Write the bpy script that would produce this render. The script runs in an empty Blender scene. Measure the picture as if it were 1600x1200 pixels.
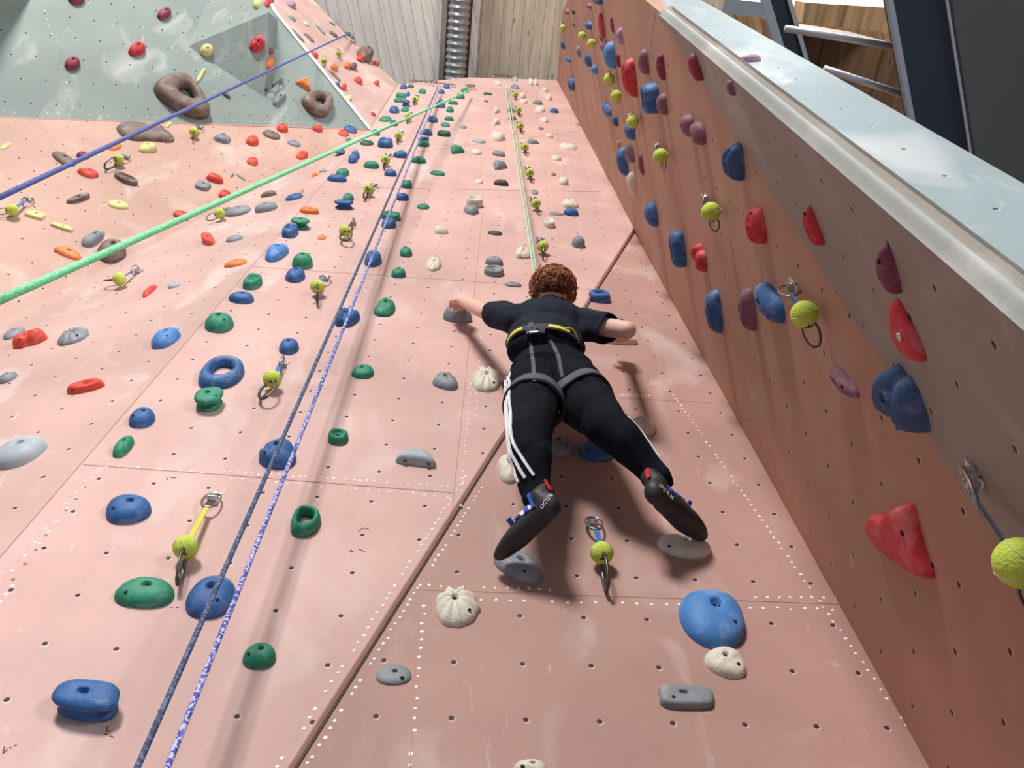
import bpy, bmesh, math, random
import numpy as np
from mathutils import Vector, Matrix
from mathutils.bvhtree import BVHTree
sc = bpy.context.scene
COL = sc.collection
# ------------------------------------------------------------------ camera
F_PX = 1310.0
CAM = np.array([0.0, 0.0, 1.6])
BM = np.array([[0.9953, 0.0889, 0.038], [-0.0964, 0.8817, 0.4618], [0.0075, -0.4633, 0.8862]])
_u, _s, _v = np.linalg.svd(BM); BM = _u @ _v          # camera axes (right, down, forward) as world columns
cd = bpy.data.cameras.new('camera'); cam = bpy.data.objects.new('camera', cd); COL.objects.link(cam)
cd.sensor_width = 36; cd.lens = F_PX * 36 / 1600; cd.clip_start = 0.02; cd.clip_end = 200
cam.matrix_world = Matrix(((BM[0, 0], -BM[0, 1], -BM[0, 2], CAM[0]), (BM[1, 0], -BM[1, 1], -BM[1, 2], CAM[1]),
                           (BM[2, 0], -BM[2, 1], -BM[2, 2], CAM[2]), (0, 0, 0, 1)))
sc.camera = cam
# ------------------------------------------------------------------ world, lights, exposure
w = bpy.data.worlds.new('world'); sc.world = w; w.use_nodes = True
w.node_tree.nodes['Background'].inputs[0].default_value = (0.80, 0.90, 1.0, 1)
w.node_tree.nodes['Background'].inputs[1].default_value = 0.18
sc.view_settings.view_transform = 'Standard'; sc.view_settings.look = 'None'
sc.view_settings.exposure = 0.1; sc.view_settings.gamma = 1; sc.view_settings.use_curve_mapping = False
def area(name, loc, target, sx, sy, power, col):
    l = bpy.data.lights.new(name, 'AREA'); l.shape = 'RECTANGLE'; l.size = sx; l.size_y = sy; l.energy = power; l.color = col
    o = bpy.data.objects.new(name, l); COL.objects.link(o); o.location = loc
    o.rotation_euler = (Vector(target) - Vector(loc)).to_track_quat('-Z', 'Y').to_euler()
    return o
area('skylight_light', (-4.5, -11.5, 10.8), (0.2, 1.5, 4.0), 2.9, 2.9, 2650, (1.0, 0.97, 0.94))
area('right_fill_light', (7.5, -7.0, 4.2), (-1.5, 1.5, 3.5), 3.0, 3.0, 700, (0.95, 0.98, 1.0))  # unseen fill added on the right to brighten the overhang and left walls
area('roof_light', (2.6, -1.5, 10.8), (0.9, 0.2, 3.0), 2.0, 2.0, 160, (0.85, 0.94, 1.0))

# ------------------------------------------------------------------ geometry of the hall (planes facing the room)
A = np.array
def nrm(v): v = A(v, float); return v / np.linalg.norm(v)
class Plane:
    """plane N.(X-CAM)=d with N pointing into the wall; u,v,t give the bolt-hole grid (pitch S)"""
    def __init__(s, N, d, u=None, v=None, t=None, k=1.0):
        L = np.linalg.norm(N); s.N = A(N, float) / L; s.d = d / L * k
        s.n = -s.N
        up = A([0, 0, 1.0]); up = nrm(up - s.n * (up @ s.n)); s.up = up; s.x = np.cross(up, s.n)
        s.gu = A(u if u is not None else s.x, float); s.gv = A(v if v is not None else -s.up, float)
        s.gt = A(t, float) * k if t is not None else s.N * s.d
        s.S = 0.1667 * k; s.orig = None
    def ray(s, px, py): r = ray(px, py); return CAM + r * s.d / (s.N @ r)
    def grid(s, P):
        if s.orig is not None:
            r = A(P) - CAM; o = s.orig; return o.grid(CAM + r * o.d / (o.N @ r))
        q = A(P) - CAM - s.gt; return (q @ s.gu / s.S, q @ s.gv / s.S)
    def proj(s, P, off=0.0): P = A(P, float); return P - s.N * (s.N @ (P - CAM) - s.d) + s.n * off
    def mat(s, P):
        return Matrix(((s.x[0], s.up[0], s.n[0], P[0]), (s.x[1], s.up[1], s.n[1], P[1]), (s.x[2], s.up[2], s.n[2], P[2]), (0, 0, 0, 1)))
def ray(px, py): return BM @ A([(px - 800) / F_PX, (py - 600) / F_PX, 1.0])
def project(P):
    c = (A(P, float) - CAM) @ BM
    return np.stack([800 + F_PX * c[..., 0] / c[..., 2], 600 + F_PX * c[..., 1] / c[..., 2]], -1)
def hall(px, py, off):                                 # a point `off` metres in front of the main wall
    r = ray(px, py); return CAM + r * (1.5643 - off) / r[1]
def plane3(a, b, c):
    n = np.cross(A(b) - A(a), A(c) - A(a)); n = nrm(n); d = n @ (A(a) - CAM)
    return (n, d) if d > 0 else (-n, -d)
PL = {}
PL['M'] = Plane((0, 1, 0), 1.5643, (1, 0, 0), (0, 0, -1), (-0.3031, 1.5643, 2.6319))
PL['F'] = Plane((0.0278, 0.9995, -0.016), 1.5094, (0.9989, -0.0271, 0.0391), (0.0387, -0.0171, -0.9991), (0.0027, 1.5311, 1.3088), 1.018)
PL['R'] = Plane((0.9563, -0.2899, 0.0388), 0.6343, (-0.2904, -0.9568, 0.0098), (0.0343, -0.0206, -0.9992), (1.0486, 1.4297, 1.1876))
PL['L'] = Plane((0.2215, 0.9751, -0.0107), 1.2293, (0.9752, -0.2215, 0.003), (0.0005, -0.0111, -0.9999), (-1.3034, 1.5782, 1.9611))
PL['K'] = Plane((-0.26515, 0.95875, 0.10246), 2.758, (0.2287, -0.0407, 0.9726), (0.9367, 0.2813, -0.2085), (-2.2813, 1.6591, 5.4903))
PL['G'] = Plane((-0.6365, 0.5981, 0.487), 5.7204, (0.6662, 0.108, 0.7379), (0.3888, 0.7941, -0.4672), (-3.3253, 1.2664, 5.8447))
PL['Q'] = Plane((0.862, -0.507, -0.022), 0.318, (-0.507, -0.861, -0.04), (0.001, 0.046, -0.999), (0.61, 0.31, 2.08))
PL['E'] = Plane((0.15, 0.985, 0.044), 0.427)
PL['E'].gt = A([0.72, 0.26, 1.2])
def isect(a, b, z):                                    # point where two planes meet at height z
    a, b = PL[a], PL[b]
    Mx = np.stack([a.N, b.N, A([0, 0, 1.0])]); return np.linalg.solve(Mx, [a.d + a.N @ CAM, b.d + b.N @ CAM, z])
T = PL['M'].ray(578, 203); TL = PL['M'].ray(622, 132); TM = PL['M'].ray(733, 121); TR = PL['M'].ray(870, 125); PP = PL['M'].ray(990, 356)
def replane(k, a, b, c):                               # same panel, turned a hair so that the creases meet in one corner
    o = PL[k]; PL[k] = Plane(*plane3(a, b, c), o.gu, o.gv, o.gt); PL[k].orig = o
replane('K', T, PL['K'].ray(-45, 181), PL['K'].ray(100, 400))
replane('L', PL['M'].ray(295, 530), T, PL['K'].ray(0, 505))
replane('G', T, PL['K'].ray(-45, 181), PL['G'].ray(430, 20))
QQ = PL['R'].ray(1030, 18)
PL['H'] = Plane(*plane3(PP, QQ, TR), PL['R'].gu, PL['R'].gv, PL['R'].gt)     # upper right wall
U1 = CAM + ray(490, 0) * 11.5 / ray(490, 0)[2]
PL['U'] = Plane(*plane3(T, TL, U1))
G1 = PL['G'].ray(430, 20); 

# ------------------------------------------------------------------ materials
def mat(name, col, rough=0.6, metal=0.0, var=0.0, scale=8.0, bump=0.0, bscale=60.0, chalk=0.0, chscale=6.0, emit=None, spec=0.4, sheen=0.0):
    m = bpy.data.materials.new(name); m.use_nodes = True; nt = m.node_tree; b = nt.nodes['Principled BSDF']
    b.inputs['Roughness'].default_value = rough; b.inputs['Metallic'].default_value = metal
    b.inputs['Specular IOR Level'].default_value = spec
    if sheen: b.inputs['Sheen Weight'].default_value = sheen
    c = (*col, 1); b.inputs['Base Color'].default_value = c
    tc = nt.nodes.new('ShaderNodeTexCoord')
    out = None
    if var:
        n = nt.nodes.new('ShaderNodeTexNoise'); n.inputs['Scale'].default_value = scale; n.inputs['Detail'].default_value = 4
        nt.links.new(tc.outputs['Object'], n.inputs['Vector'])
        r = nt.nodes.new('ShaderNodeValToRGB'); r.color_ramp.elements[0].position = .3; r.color_ramp.elements[1].position = .7
        r.color_ramp.elements[0].color = (*[x * (1 - var) for x in col], 1); r.color_ramp.elements[1].color = (*[min(1, x * (1 + var)) for x in col], 1)
        nt.links.new(n.outputs['Fac'], r.inputs[0]); out = r.outputs[0]
    if chalk:
        n = nt.nodes.new('ShaderNodeTexNoise'); n.inputs['Scale'].default_value = chscale; n.inputs['Detail'].default_value = 5; n.inputs['Distortion'].default_value = .6
        nt.links.new(tc.outputs['Object'], n.inputs['Vector'])
        r = nt.nodes.new('ShaderNodeMapRange'); r.inputs[1].default_value = .52; r.inputs[2].default_value = .8; r.inputs[3].default_value = 0; r.inputs[4].default_value = chalk
        nt.links.new(n.outputs['Fac'], r.inputs[0])
        mx = nt.nodes.new('ShaderNodeMix'); mx.data_type = 'RGBA'; nt.links.new(r.outputs[0], mx.inputs['Factor'])
        if out: nt.links.new(out, mx.inputs['A'])
        else: mx.inputs['A'].default_value = c
        mx.inputs['B'].default_value = (.86, .84, .82, 1); out = mx.outputs['Result']
    if out: nt.links.new(out, b.inputs['Base Color'])
    if bump:
        n = nt.nodes.new('ShaderNodeTexNoise'); n.inputs['Scale'].default_value = bscale; n.inputs['Detail'].default_value = 3
        nt.links.new(tc.outputs['Object'], n.inputs['Vector'])
        bp = nt.nodes.new('ShaderNodeBump'); bp.inputs['Strength'].default_value = bump; bp.inputs['Distance'].default_value = .004
        nt.links.new(n.outputs['Fac'], bp.inputs['Height']); nt.links.new(bp.outputs[0], b.inputs['Normal'])
    if emit: b.inputs['Emission Color'].default_value = (*emit[0], 1); b.inputs['Emission Strength'].default_value = emit[1]
    return m
def wall_mat(name, col, hole=(.035, .018, .014), hr=.041, chalk=.35, grid=True):
    """painted textured plywood: speckle, long chalk smears and the grid of bolt holes (UV = grid coordinates)"""
    m = mat(name, col, rough=.62, spec=.3); nt = m.node_tree; b = nt.nodes['Principled BSDF']; N = nt.nodes.new; Lk = nt.links.new
    tc = N('ShaderNodeTexCoord')
    def noise(scale, detail=4, dist=0, vec=None, mscale=None):
        n = N('ShaderNodeTexNoise'); n.inputs['Scale'].default_value = scale; n.inputs['Detail'].default_value = detail; n.inputs['Distortion'].default_value = dist
        src = tc.outputs['Object']
        if mscale:
            mp = N('ShaderNodeMapping'); mp.inputs['Scale'].default_value = mscale; Lk(src, mp.inputs[0]); src = mp.outputs[0]
        Lk(src, n.inputs['Vector']); return n.outputs['Fac']
    def mrange(v, a, c, d, e):
        r = N('ShaderNodeMapRange'); r.inputs[1].default_value = a; r.inputs[2].default_value = c; r.inputs[3].default_value = d; r.inputs[4].default_value = e
        Lk(v, r.inputs[0]); return r.outputs[0]
    def mix(fac, a, c, typ='MIX'):
        x = N('ShaderNodeMix'); x.data_type = 'RGBA'; x.blend_type = typ
        if hasattr(fac, 'links'): Lk(fac, x.inputs['Factor'])
        else: x.inputs['Factor'].default_value = fac
        for s, k in ((a, 'A'), (c, 'B')):
            if hasattr(s, 'links'): Lk(s, x.inputs[k])
            else: x.inputs[k].default_value = (*s, 1)
        return x.outputs['Result']
    dk = tuple(x * .86 for x in col); lt = tuple(min(1, x * 1.08) for x in col)
    c = mix(mrange(noise(1.7, 6), .35, .65, 0, 1), dk, lt)
    c = mix(mrange(noise(240, 2), .4, .6, 0, .22), c, tuple(x * .75 for x in col))
    sm = mrange(noise(2.6, 5, .8, mscale=(1.6, 1.0, .8)), .56, .82, 0, chalk)
    c = mix(sm, c, (.85, .78, .76))
    c = mix(mrange(noise(5, 5, 1.5, mscale=(3, 1, 1)), .66, .8, 0, chalk * .8), c, (.88, .84, .83))
    if grid:
        uv = N('ShaderNodeUVMap'); uv.uv_map = 'holes'
        fr = N('ShaderNodeVectorMath'); fr.operation = 'FRACTION'
        ad = N('ShaderNodeVectorMath'); ad.operation = 'ADD'; ad.inputs[1].default_value = (100.5, 100.5, 0)
        sb = N('ShaderNodeVectorMath'); sb.operation = 'SUBTRACT'; sb.inputs[1].default_value = (.5, .5, 0)
        Lk(uv.outputs[0], ad.inputs[0]); Lk(ad.outputs[0], fr.inputs[0]); Lk(fr.outputs[0], sb.inputs[0])
        def disc(off, r):
            a2 = N('ShaderNodeVectorMath'); a2.operation = 'ADD'; a2.inputs[1].default_value = (*off, 0); Lk(sb.outputs[0], a2.inputs[0])
            mz = N('ShaderNodeVectorMath'); mz.operation = 'MULTIPLY'; mz.inputs[1].default_value = (1, 1, 0); Lk(a2.outputs[0], mz.inputs[0])
            ln = N('ShaderNodeVectorMath'); ln.operation = 'LENGTH'; Lk(mz.outputs[0], ln.inputs[0])
            return mrange(ln.outputs['Value'], r * .85, r * 1.1, 1, 0)
        c = mix(disc((-.012, -.016), hr * 1.12), c, tuple(min(1, x * 1.25 + .1) for x in col))
        c = mix(disc((0, 0), hr), c, hole)
    Lk(c, b.inputs['Base Color'])
    bp = N('ShaderNodeBump'); bp.inputs['Strength'].default_value = .25; bp.inputs['Distance'].default_value = .002
    Lk(noise(400, 2), bp.inputs['Height']); Lk(bp.outputs[0], b.inputs['Normal'])
    return m
MT = {}
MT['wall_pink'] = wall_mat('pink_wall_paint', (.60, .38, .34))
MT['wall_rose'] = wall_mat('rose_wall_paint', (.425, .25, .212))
MT['wall_peach'] = wall_mat('peach_wall_paint', (.50, .305, .245), chalk=.35)
MT['wall_pink_left'] = wall_mat('pale_pink_wall_paint', (.57, .37, .325), chalk=.5)
MT['wall_coral_shaded'] = wall_mat('shaded_coral_wall_paint', (.45, .245, .17), chalk=.16)  # pink wall paint made darker and more orange for shade and bounced light
MT['wall_grey'] = wall_mat('grey_green_wall_paint', (.25, .30, .275), hole=(.02, .025, .025), chalk=.5)
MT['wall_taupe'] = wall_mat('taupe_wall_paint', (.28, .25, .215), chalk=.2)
MT['end_grey'] = wall_mat('pale_grey_wall_paint', (.27, .325, .335), hole=(.03, .03, .03), hr=.026, chalk=.45)
MT['lip'] = wall_mat('worn_lip_paint', (.34, .355, .34), chalk=.5, grid=False)
MT['seam'] = mat('dark_seam_paint', (.46, .26, .21), .7)  # darker coral for the panel joint strips
MT['groove'] = mat('groove_filler', (.50, .29, .24), .6, var=.12, scale=9)
MT['gap'] = mat('gap_dark', (.06, .05, .045), .8)
MT['screw'] = mat('white_screw_head', (.88, .84, .80), .45)
MT['white_edge'] = mat('white_edge_paint', (.85, .86, .85), .5, var=.05)
MT['hanger'] = mat('bolt_hanger_steel', (.55, .56, .56), .3, metal=.85)
MT['pen'] = mat('pencil_mark', (.12, .07, .07), .8)

# ------------------------------------------------------------------ mesh helpers
def tag(o, label=None, cat=None, group=None, kind=None):
    if label: o['label'] = label
    if cat: o['category'] = cat
    if group: o['group'] = group
    if kind: o['kind'] = kind
    return o
def link(o, parent=None):
    COL.objects.link(o)
    if parent is not None: o.parent = parent
    return o
def mesh_obj(name, V, Fc, m, parent=None, smooth=True, mats=None, idx=None):
    me = bpy.data.meshes.new(name); me.from_pydata([tuple(map(float, v)) for v in V], [], [tuple(int(i) for i in f) for f in Fc])
    for mm in (mats or [m]): me.materials.append(mm)
    if idx is not None: me.polygons.foreach_set('material_index', list(idx))
    if smooth: me.polygons.foreach_set('use_smooth', [True] * len(me.polygons))
    me.update()
    return link(bpy.data.objects.new(name, me), parent)
def empty(name, loc=(0, 0, 0), M=None):
    o = bpy.data.objects.new(name, None); COL.objects.link(o); o.empty_display_size = .05
    if M is not None: o.matrix_world = M
    else: o.location = tuple(loc)
    return o
class MB:
    def __init__(s): s.V = []; s.F = []; s.I = []
    def add(s, V, Fc, i=0):
        n = len(s.V); s.V += [tuple(map(float, v)) for v in V]; s.F += [tuple(n + k for k in f) for f in Fc]; s.I += [i] * len(Fc)
    def box(s, c, ax, i=0):                            # ax: three half-axis vectors
        c = A(c, float); ax = [A(a, float) for a in ax]; V = []
        for a in (-1, 1):
            for b in (-1, 1):
                for d in (-1, 1): V.append(c + a * ax[0] + b * ax[1] + d * ax[2])
        s.add(V, [(0, 1, 3, 2), (4, 6, 7, 5), (0, 4, 5, 1), (2, 3, 7, 6), (0, 2, 6, 4), (1, 5, 7, 3)], i)
    def tube(s, P, r, seg=8, i=0, closed=False, flat=None):
        P = [A(p, float) for p in P]; n = len(P); R = r if hasattr(r, '__len__') else [r] * n
        V = []; prev = None
        for k in range(n):
            if closed: t = P[(k + 1) % n] - P[k - 1]
            else: t = P[min(k + 1, n - 1)] - P[max(k - 1, 0)]
            t = nrm(t)
            if prev is None: a = np.cross(t, [0.3, 0.2, 1]); a = np.cross(t, [1, 0, 0]) if np.linalg.norm(a) < .1 else a
            else: a = prev - t * (prev @ t)
            a = nrm(a); prev = a; b = np.cross(t, a)
            for j in range(seg):
                th = 2 * math.pi * j / seg; V.append(P[k] + R[k] * (math.cos(th) * a + math.sin(th) * b * (flat or 1)))
        Fc = []
        for k in range(n if closed else n - 1):
            for j in range(seg): Fc.append((k * seg + j, k * seg + (j + 1) % seg, ((k + 1) % n) * seg + (j + 1) % seg, ((k + 1) % n) * seg + j))
        if not closed: Fc += [tuple(range(seg))[::-1], tuple(range((n - 1) * seg, n * seg))]
        s.add(V, Fc, i)
    def ball(s, c, ax, i=0, nu=14, nv=9):
        c = A(c, float); ax = A(ax, float) if hasattr(ax, '__len__') else np.eye(3) * ax
        V = [c + ax[2]]; 
        for a in range(1, nv):
            ph = math.pi * a / nv
            for b in range(nu):
                th = 2 * math.pi * b / nu; V.append(c + math.sin(ph) * (math.cos(th) * ax[0] + math.sin(th) * ax[1]) + math.cos(ph) * ax[2])
        V.append(c - ax[2]); Fc = [(0, 1 + b, 1 + (b + 1) % nu) for b in range(nu)]
        for a in range(nv - 2):
            for b in range(nu): Fc.append((1 + a * nu + b, 1 + (a + 1) * nu + b, 1 + (a + 1) * nu + (b + 1) % nu, 1 + a * nu + (b + 1) % nu))
        L = len(V) - 1; o = 1 + (nv - 2) * nu
        Fc += [(L, o + (b + 1) % nu, o + b) for b in range(nu)]
        s.add(V, Fc, i)
    def build(s, name, m, parent=None, smooth=True): return mesh_obj(name, s.V, s.F, m if not isinstance(m, list) else None, parent, smooth, m if isinstance(m, list) else None, s.I)

# ------------------------------------------------------------------ walls
def panel(name, P, pl, m, thick=.05, seams=(), screws=(), extra=None):
    """a flat wall panel of real thickness; seams: (p,q,width) strips; screws: (p,q,count) rows of screw heads, all in the same mesh"""
    pl = PL[pl] if isinstance(pl, str) else pl
    P = [A(p, float) for p in P]; n = len(P)
    nn = np.zeros(3)
    for i in range(n): nn += np.cross(P[i], P[(i + 1) % n])
    if nn @ pl.n < 0: P = P[::-1]
    mb = MB(); back = [p + pl.N * thick for p in P]
    mb.add(P + back, [tuple(range(n)), tuple(range(n, 2 * n))[::-1]] + [(i + n, (i + 1) % n + n, (i + 1) % n, i) for i in range(n)])
    for p, q, wd in seams:
        a = pl.proj(p, .0006); b = pl.proj(q, .0006); t = nrm(b - a); s = np.cross(t, pl.n)
        mb.box((a + b) / 2, ((b - a) / 2, s * wd / 2, pl.n * .0006), 1)
    for p, q, cnt in screws:
        a = pl.proj(p); b = pl.proj(q); rnd = random.Random(int(abs(a[0] * 977 + b[2] * 331)))
        for k in range(cnt):
            if rnd.random() < .12: continue
            c = a + (b - a) * k / max(1, cnt - 1) + pl.x * rnd.uniform(-.003, .003) + pl.up * rnd.uniform(-.004, .004)
            rr = .0042 * rnd.uniform(.75, 1.1)
            V = [c + pl.n * .0012 + rr * (math.cos(j * math.pi / 3) * pl.x + math.sin(j * math.pi / 3) * pl.up) for j in range(6)]
            W = [c + 1.25 * rr * (math.cos(j * math.pi / 3) * pl.x + math.sin(j * math.pi / 3) * pl.up) for j in range(6)]
            mb.add(V + W, [tuple(range(6))] + [(j + 6, (j + 1) % 6 + 6, (j + 1) % 6, j) for j in range(6)], 2)
    if extra: extra(mb, pl)
    o = mb.build(name, [m, MT['seam'], MT['screw'], MT['pen'], MT['gap']], None, False)
    uvl = o.data.uv_layers.new(name='holes'); co = [v.co for v in o.data.vertices]
    for lp in o.data.loops: uvl.data[lp.index].uv = pl.grid(co[lp.vertex_index])
    return tag(o, kind='structure')
Rp = lambda k, x, y: PL[k].ray(x, y)
def line_at(p, q, z): p = A(p); q = A(q); return p + (q - p) * (z - p[2]) / (q[2] - p[2])
gm = (Rp('M', 988, 358), Rp('M', 445, 1200)); gf = (Rp('F', 992, 361), Rp('F', 463, 1200))
mlb = isect('M', 'L', 0.0)
def pen(marks):
    def f(mb, pl):
        for pts in marks:
            P = [pl.ray(*p) + pl.n * .0005 for p in pts]
            for a, b in zip(P[:-1], P[1:]):
                t = nrm(b - a); s = np.cross(t, pl.n); mb.box((a + b) / 2, ((b - a) / 2 * 1.05, s * .0011, pl.n * .0004), 3)
    return f
panel('wall_back', [mlb, T, TL, TM, TR, PP, gm[0], line_at(*gm, 0.0)], 'M', MT['wall_pink'],
      seams=[(Rp('M', 130, 726), Rp('M', 350, 742), .003), (Rp('M', 350, 742), Rp('M', 706, 770), .003), (Rp('M', 754, 330), Rp('M', 706, 800), .0028),
             (Rp('M', 395, 417), Rp('M', 960, 455), .002), (Rp('M', 500, 292), Rp('M', 940, 300), .003), (Rp('M', 590, 245), Rp('M', 905, 205), .003)],
      screws=[(Rp('M', 350, 737), Rp('M', 700, 759), 34), (Rp('M', 360, 748), Rp('M', 698, 776), 20), (Rp('M', 719, 790), Rp('M', 735, 600), 22),
              (Rp('M', 728, 745), Rp('M', 432, 1200), 44), (Rp('M', 60, 850), Rp('M', 190, 690), 11), (Rp('M', 30, 905), Rp('M', 0, 940), 4), (Rp('M', 743, 650), Rp('M', 752, 520), 14),
              (Rp('M', 150, 727), Rp('M', 330, 739), 12)],
      extra=pen([[(7, 1167), (5, 1177), (12, 1171)], [(15, 1168), (18, 1169)], [(22, 1166), (26, 1164)], [(168, 1135), (166, 1143), (173, 1142)], [(163, 1147), (170, 1148)],
                 [(172, 1150), (178, 1152)], [(267, 949), (270, 949)], [(275, 949), (279, 950)], [(546, 861), (552, 863), (548, 859)], [(560, 858), (570, 862)], [(560, 830), (568, 825), (576, 827)],
                 [(260, 746), (262, 750)], [(266, 746), (275, 747)]]))
frb = isect('F', 'R', 0.0); frt = isect('F', 'R', PP[2] - .02)
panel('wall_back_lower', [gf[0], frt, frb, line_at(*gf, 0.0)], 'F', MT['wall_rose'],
      seams=[(Rp('F', 652, 921), Rp('F', 1317, 944), .003), (Rp('F', 966, 622), Rp('F', 1113, 629), .003), (Rp('F', 648, 1000), Rp('F', 641, 1200), .002)],
      screws=[(Rp('F', 1052, 617), Rp('F', 1453, 1184), 62), (Rp('F', 655, 914), Rp('F', 860, 921), 13), (Rp('F', 662, 934), Rp('F', 1300, 953), 30), (Rp('F', 663, 947), Rp('F', 641, 1197), 17),
              (Rp('F', 480, 1195), Rp('F', 752, 762), 46), (Rp('F', 1180, 932), Rp('F', 1305, 933), 8), (Rp('F', 968, 617), Rp('F', 1015, 619), 9)])
# bead that fills the step between the two back panels
mb = MB(); a0, a1 = gm[0], line_at(*gm, 0.0); b0, b1 = gf[0], line_at(*gf, 0.0)
nb = 4
V = []
for (a, b) in ((a0, b0), (a1, b1)):
    for k in range(nb + 1):
        f = k / nb; V.append(a * (1 - f) + b * f + A([0, -1, 0]) * .006 * math.sin(math.pi * min(1, f * 1.4)) * (1 if f < .72 else 0))
V += [p + A([0, .03, 0]) for p in V]
n1 = nb + 1
Fc = [(k, k + 1, n1 + k + 1, n1 + k) for k in range(nb)] + [(2 * n1 + k, 3 * n1 + k, 3 * n1 + k + 1, 2 * n1 + k + 1) for k in range(nb)]
mb.add(V, Fc); mb.box(( (b0 + b1) / 2 + A([.001, -.001, 0])), ((b1 - b0) / 2, nrm(np.cross(b1 - b0, [0, 1, 0])) * .0013, A([0, 1, 0]) * .0015), 1)
tag(mb.build('trim_1', [MT['groove'], MT['gap']], None, True), kind='structure')
qr0 = isect('R', 'Q', 0.0)
ext = PL['R'].gu * .05
panel('wall_right', [PP, QQ, qr0, frb - ext, PL['R'].proj(PP) - ext], 'R', MT['wall_coral_shaded'],
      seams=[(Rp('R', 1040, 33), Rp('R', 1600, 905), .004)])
tq = Rp('H', 955, -45)
panel('wall_right_upper', [PP, QQ, tq, Rp('H', 905, -45), Rp('H', 896, -14), Rp('H', 879, 16), TR], 'H', MT['wall_coral_shaded'],
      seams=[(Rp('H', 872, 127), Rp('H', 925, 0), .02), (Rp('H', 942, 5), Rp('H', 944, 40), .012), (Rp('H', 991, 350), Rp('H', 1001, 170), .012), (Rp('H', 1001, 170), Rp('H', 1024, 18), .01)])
gc = [A([.571, .229, 2.646]) + CAM, A([.573, .31, .823]) + CAM]
gb = PL['Q'].proj(line_at(gc[0], gc[1], 0.0)); gt = PL['Q'].proj(line_at(gc[0], gc[1], QQ[2] + .02))
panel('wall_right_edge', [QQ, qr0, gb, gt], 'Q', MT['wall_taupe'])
def Eat(px, py): return PL['E'].ray(px, py)
eo0 = Eat(1106, 6); eo1 = Eat(1600, 287)
ej0 = Eat(1034, 8); ej1 = Eat(1600, 467)
ztop = 8.2
e_top_o = line_at(eo0, eo1, ztop); e_top_j = line_at(ej0, ej1, ztop)
panel('wall_right_end', [e_top_j, e_top_o, line_at(eo0, eo1, 0), line_at(ej0, ej1, 0)], 'E', MT['end_grey'], thick=.04,
      seams=[(line_at(ej0, ej1, 0), e_top_j, .003)])
# rounded lip between the side and the end of the buttress
def lip(name, A0, A1, B0, B1, m, bulge=.021):
    mb = MB(); V = []; n = 10
    out = nrm(PL['Q'].n * .25 + PL['E'].n); inn = nrm(PL['Q'].n + PL['E'].n)
    for k in range(n + 1):
        f = k / n; o = out * bulge * math.sin(math.pi * f ** 1.35)
        V += [A0 * (1 - f) + B0 * f + o, A1 * (1 - f) + B1 * f + o]
    V += [A(v) - inn * .03 for v in V]; o2 = 2 * (n + 1)
    mb.add(V, [(2 * k, 2 * k + 1, 2 * k + 3, 2 * k + 2) for k in range(n)] + [(o2 + 2 * k, o2 + 2 * k + 2, o2 + 2 * k + 3, o2 + 2 * k + 1) for k in range(n)])
    return tag(mb.build(name, m), kind='structure')
lip('trim_2', gb, gt, line_at(ej0, ej1, 0), line_at(ej0, ej1, gt[2]), MT['lip'])
lip('trim_3', QQ, tq, line_at(ej0, ej1, gt[2]), e_top_j, MT['wall_pink'], .004)
# left side
lkb = A(isect('L', 'K', 0.0))
panel('wall_left', [mlb, T, lkb], 'L', MT['wall_pink_left'], seams=[(isect('M', 'L', 2.0), T, .004)], screws=[(Rp('L', 0, 915), Rp('L', 130, 752), 9)])
kg = [Rp('K', -357, 170), Rp('K', -45, 181), Rp('K', 194, 191), Rp('K', 382, 197)]
klow = PL['K'].proj(A([-6.0, 1.0, 0.0])); klow[2] = 0
panel('wall_left_upper', [lkb, T] + kg[::-1] + [PL['K'].proj(A([-6.5, .5, 5.5])), klow], 'K', MT['wall_peach'],
      seams=[(Rp('K', 300, 348), Rp('K', 0, 508), .004)])
G2 = Rp('G', 405, -26)
panel('wall_left_overhang', [Rp('G', -357, 168), Rp('G', -45, 180), Rp('G', 194, 190), Rp('G', 382, 196), Rp('G', 576, 201), G1, G2, Rp('G', 360, -140), Rp('G', -400, -170)], 'G', MT['wall_grey'], thick=.06,
      seams=[], screws=[(Rp('G', 5, 174), Rp('G', 560, 196), 42), (Rp('G', 66, 5), Rp('G', 115, 168), 14)])
# white painted edge of the overhang
mb = MB()
for a, b in ((Rp('G', 577, 202), G1), (G1, G2)):
    mb.box((a + b) / 2 + PL['G'].n * .004, ((b - a) / 2, nrm(np.cross(b - a, PL['G'].n)) * .016, PL['G'].n * .008))
for a, b in ((Rp('G', -100, 181), Rp('G', 577, 203)),):
    mb.box((a + b) / 2 + PL['G'].n * .003, ((b - a) / 2, nrm(np.cross(b - a, PL['G'].n)) * .006, PL['G'].n * .004), 1)
tag(mb.build('trim_4', [MT['white_edge'], MT['groove']], None, False), kind='structure')
# faceted volume bolted on the overhang
v1, v2, v3, v4 = Rp('G', 294, 72), Rp('G', 413, 152), Rp('G', 433, 30), Rp('G', 352, -60)
r_ = ray(420, 19); gp = PL['G']; apx = CAM + r_ * (gp.d - .30) / (gp.N @ r_)
mb = MB(); mb.add([v1, v2, v3, v4, apx], [(0, 1, 4), (1, 2, 4), (2, 3, 4), (3, 0, 4), (0, 3, 2, 1)])
vol = mb.build('wall_left_volume', MT['wall_grey'], None, False); tag(vol, kind='structure')
uvl = vol.data.uv_layers.new(name='holes')
for lp in vol.data.loops:
    P = vol.data.vertices[lp.vertex_index].co; g = gp.grid(P); uvl.data[lp.index].uv = (g[0] * 1.1 + .2, g[1] * 1.05 + .3)
PL['V'] = Plane(*plane3(v1, v2, apx)); PL['W'] = Plane(*plane3(v2, v3, apx)); PL['Y'] = Plane(*plane3(v1, v4, apx))
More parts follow.
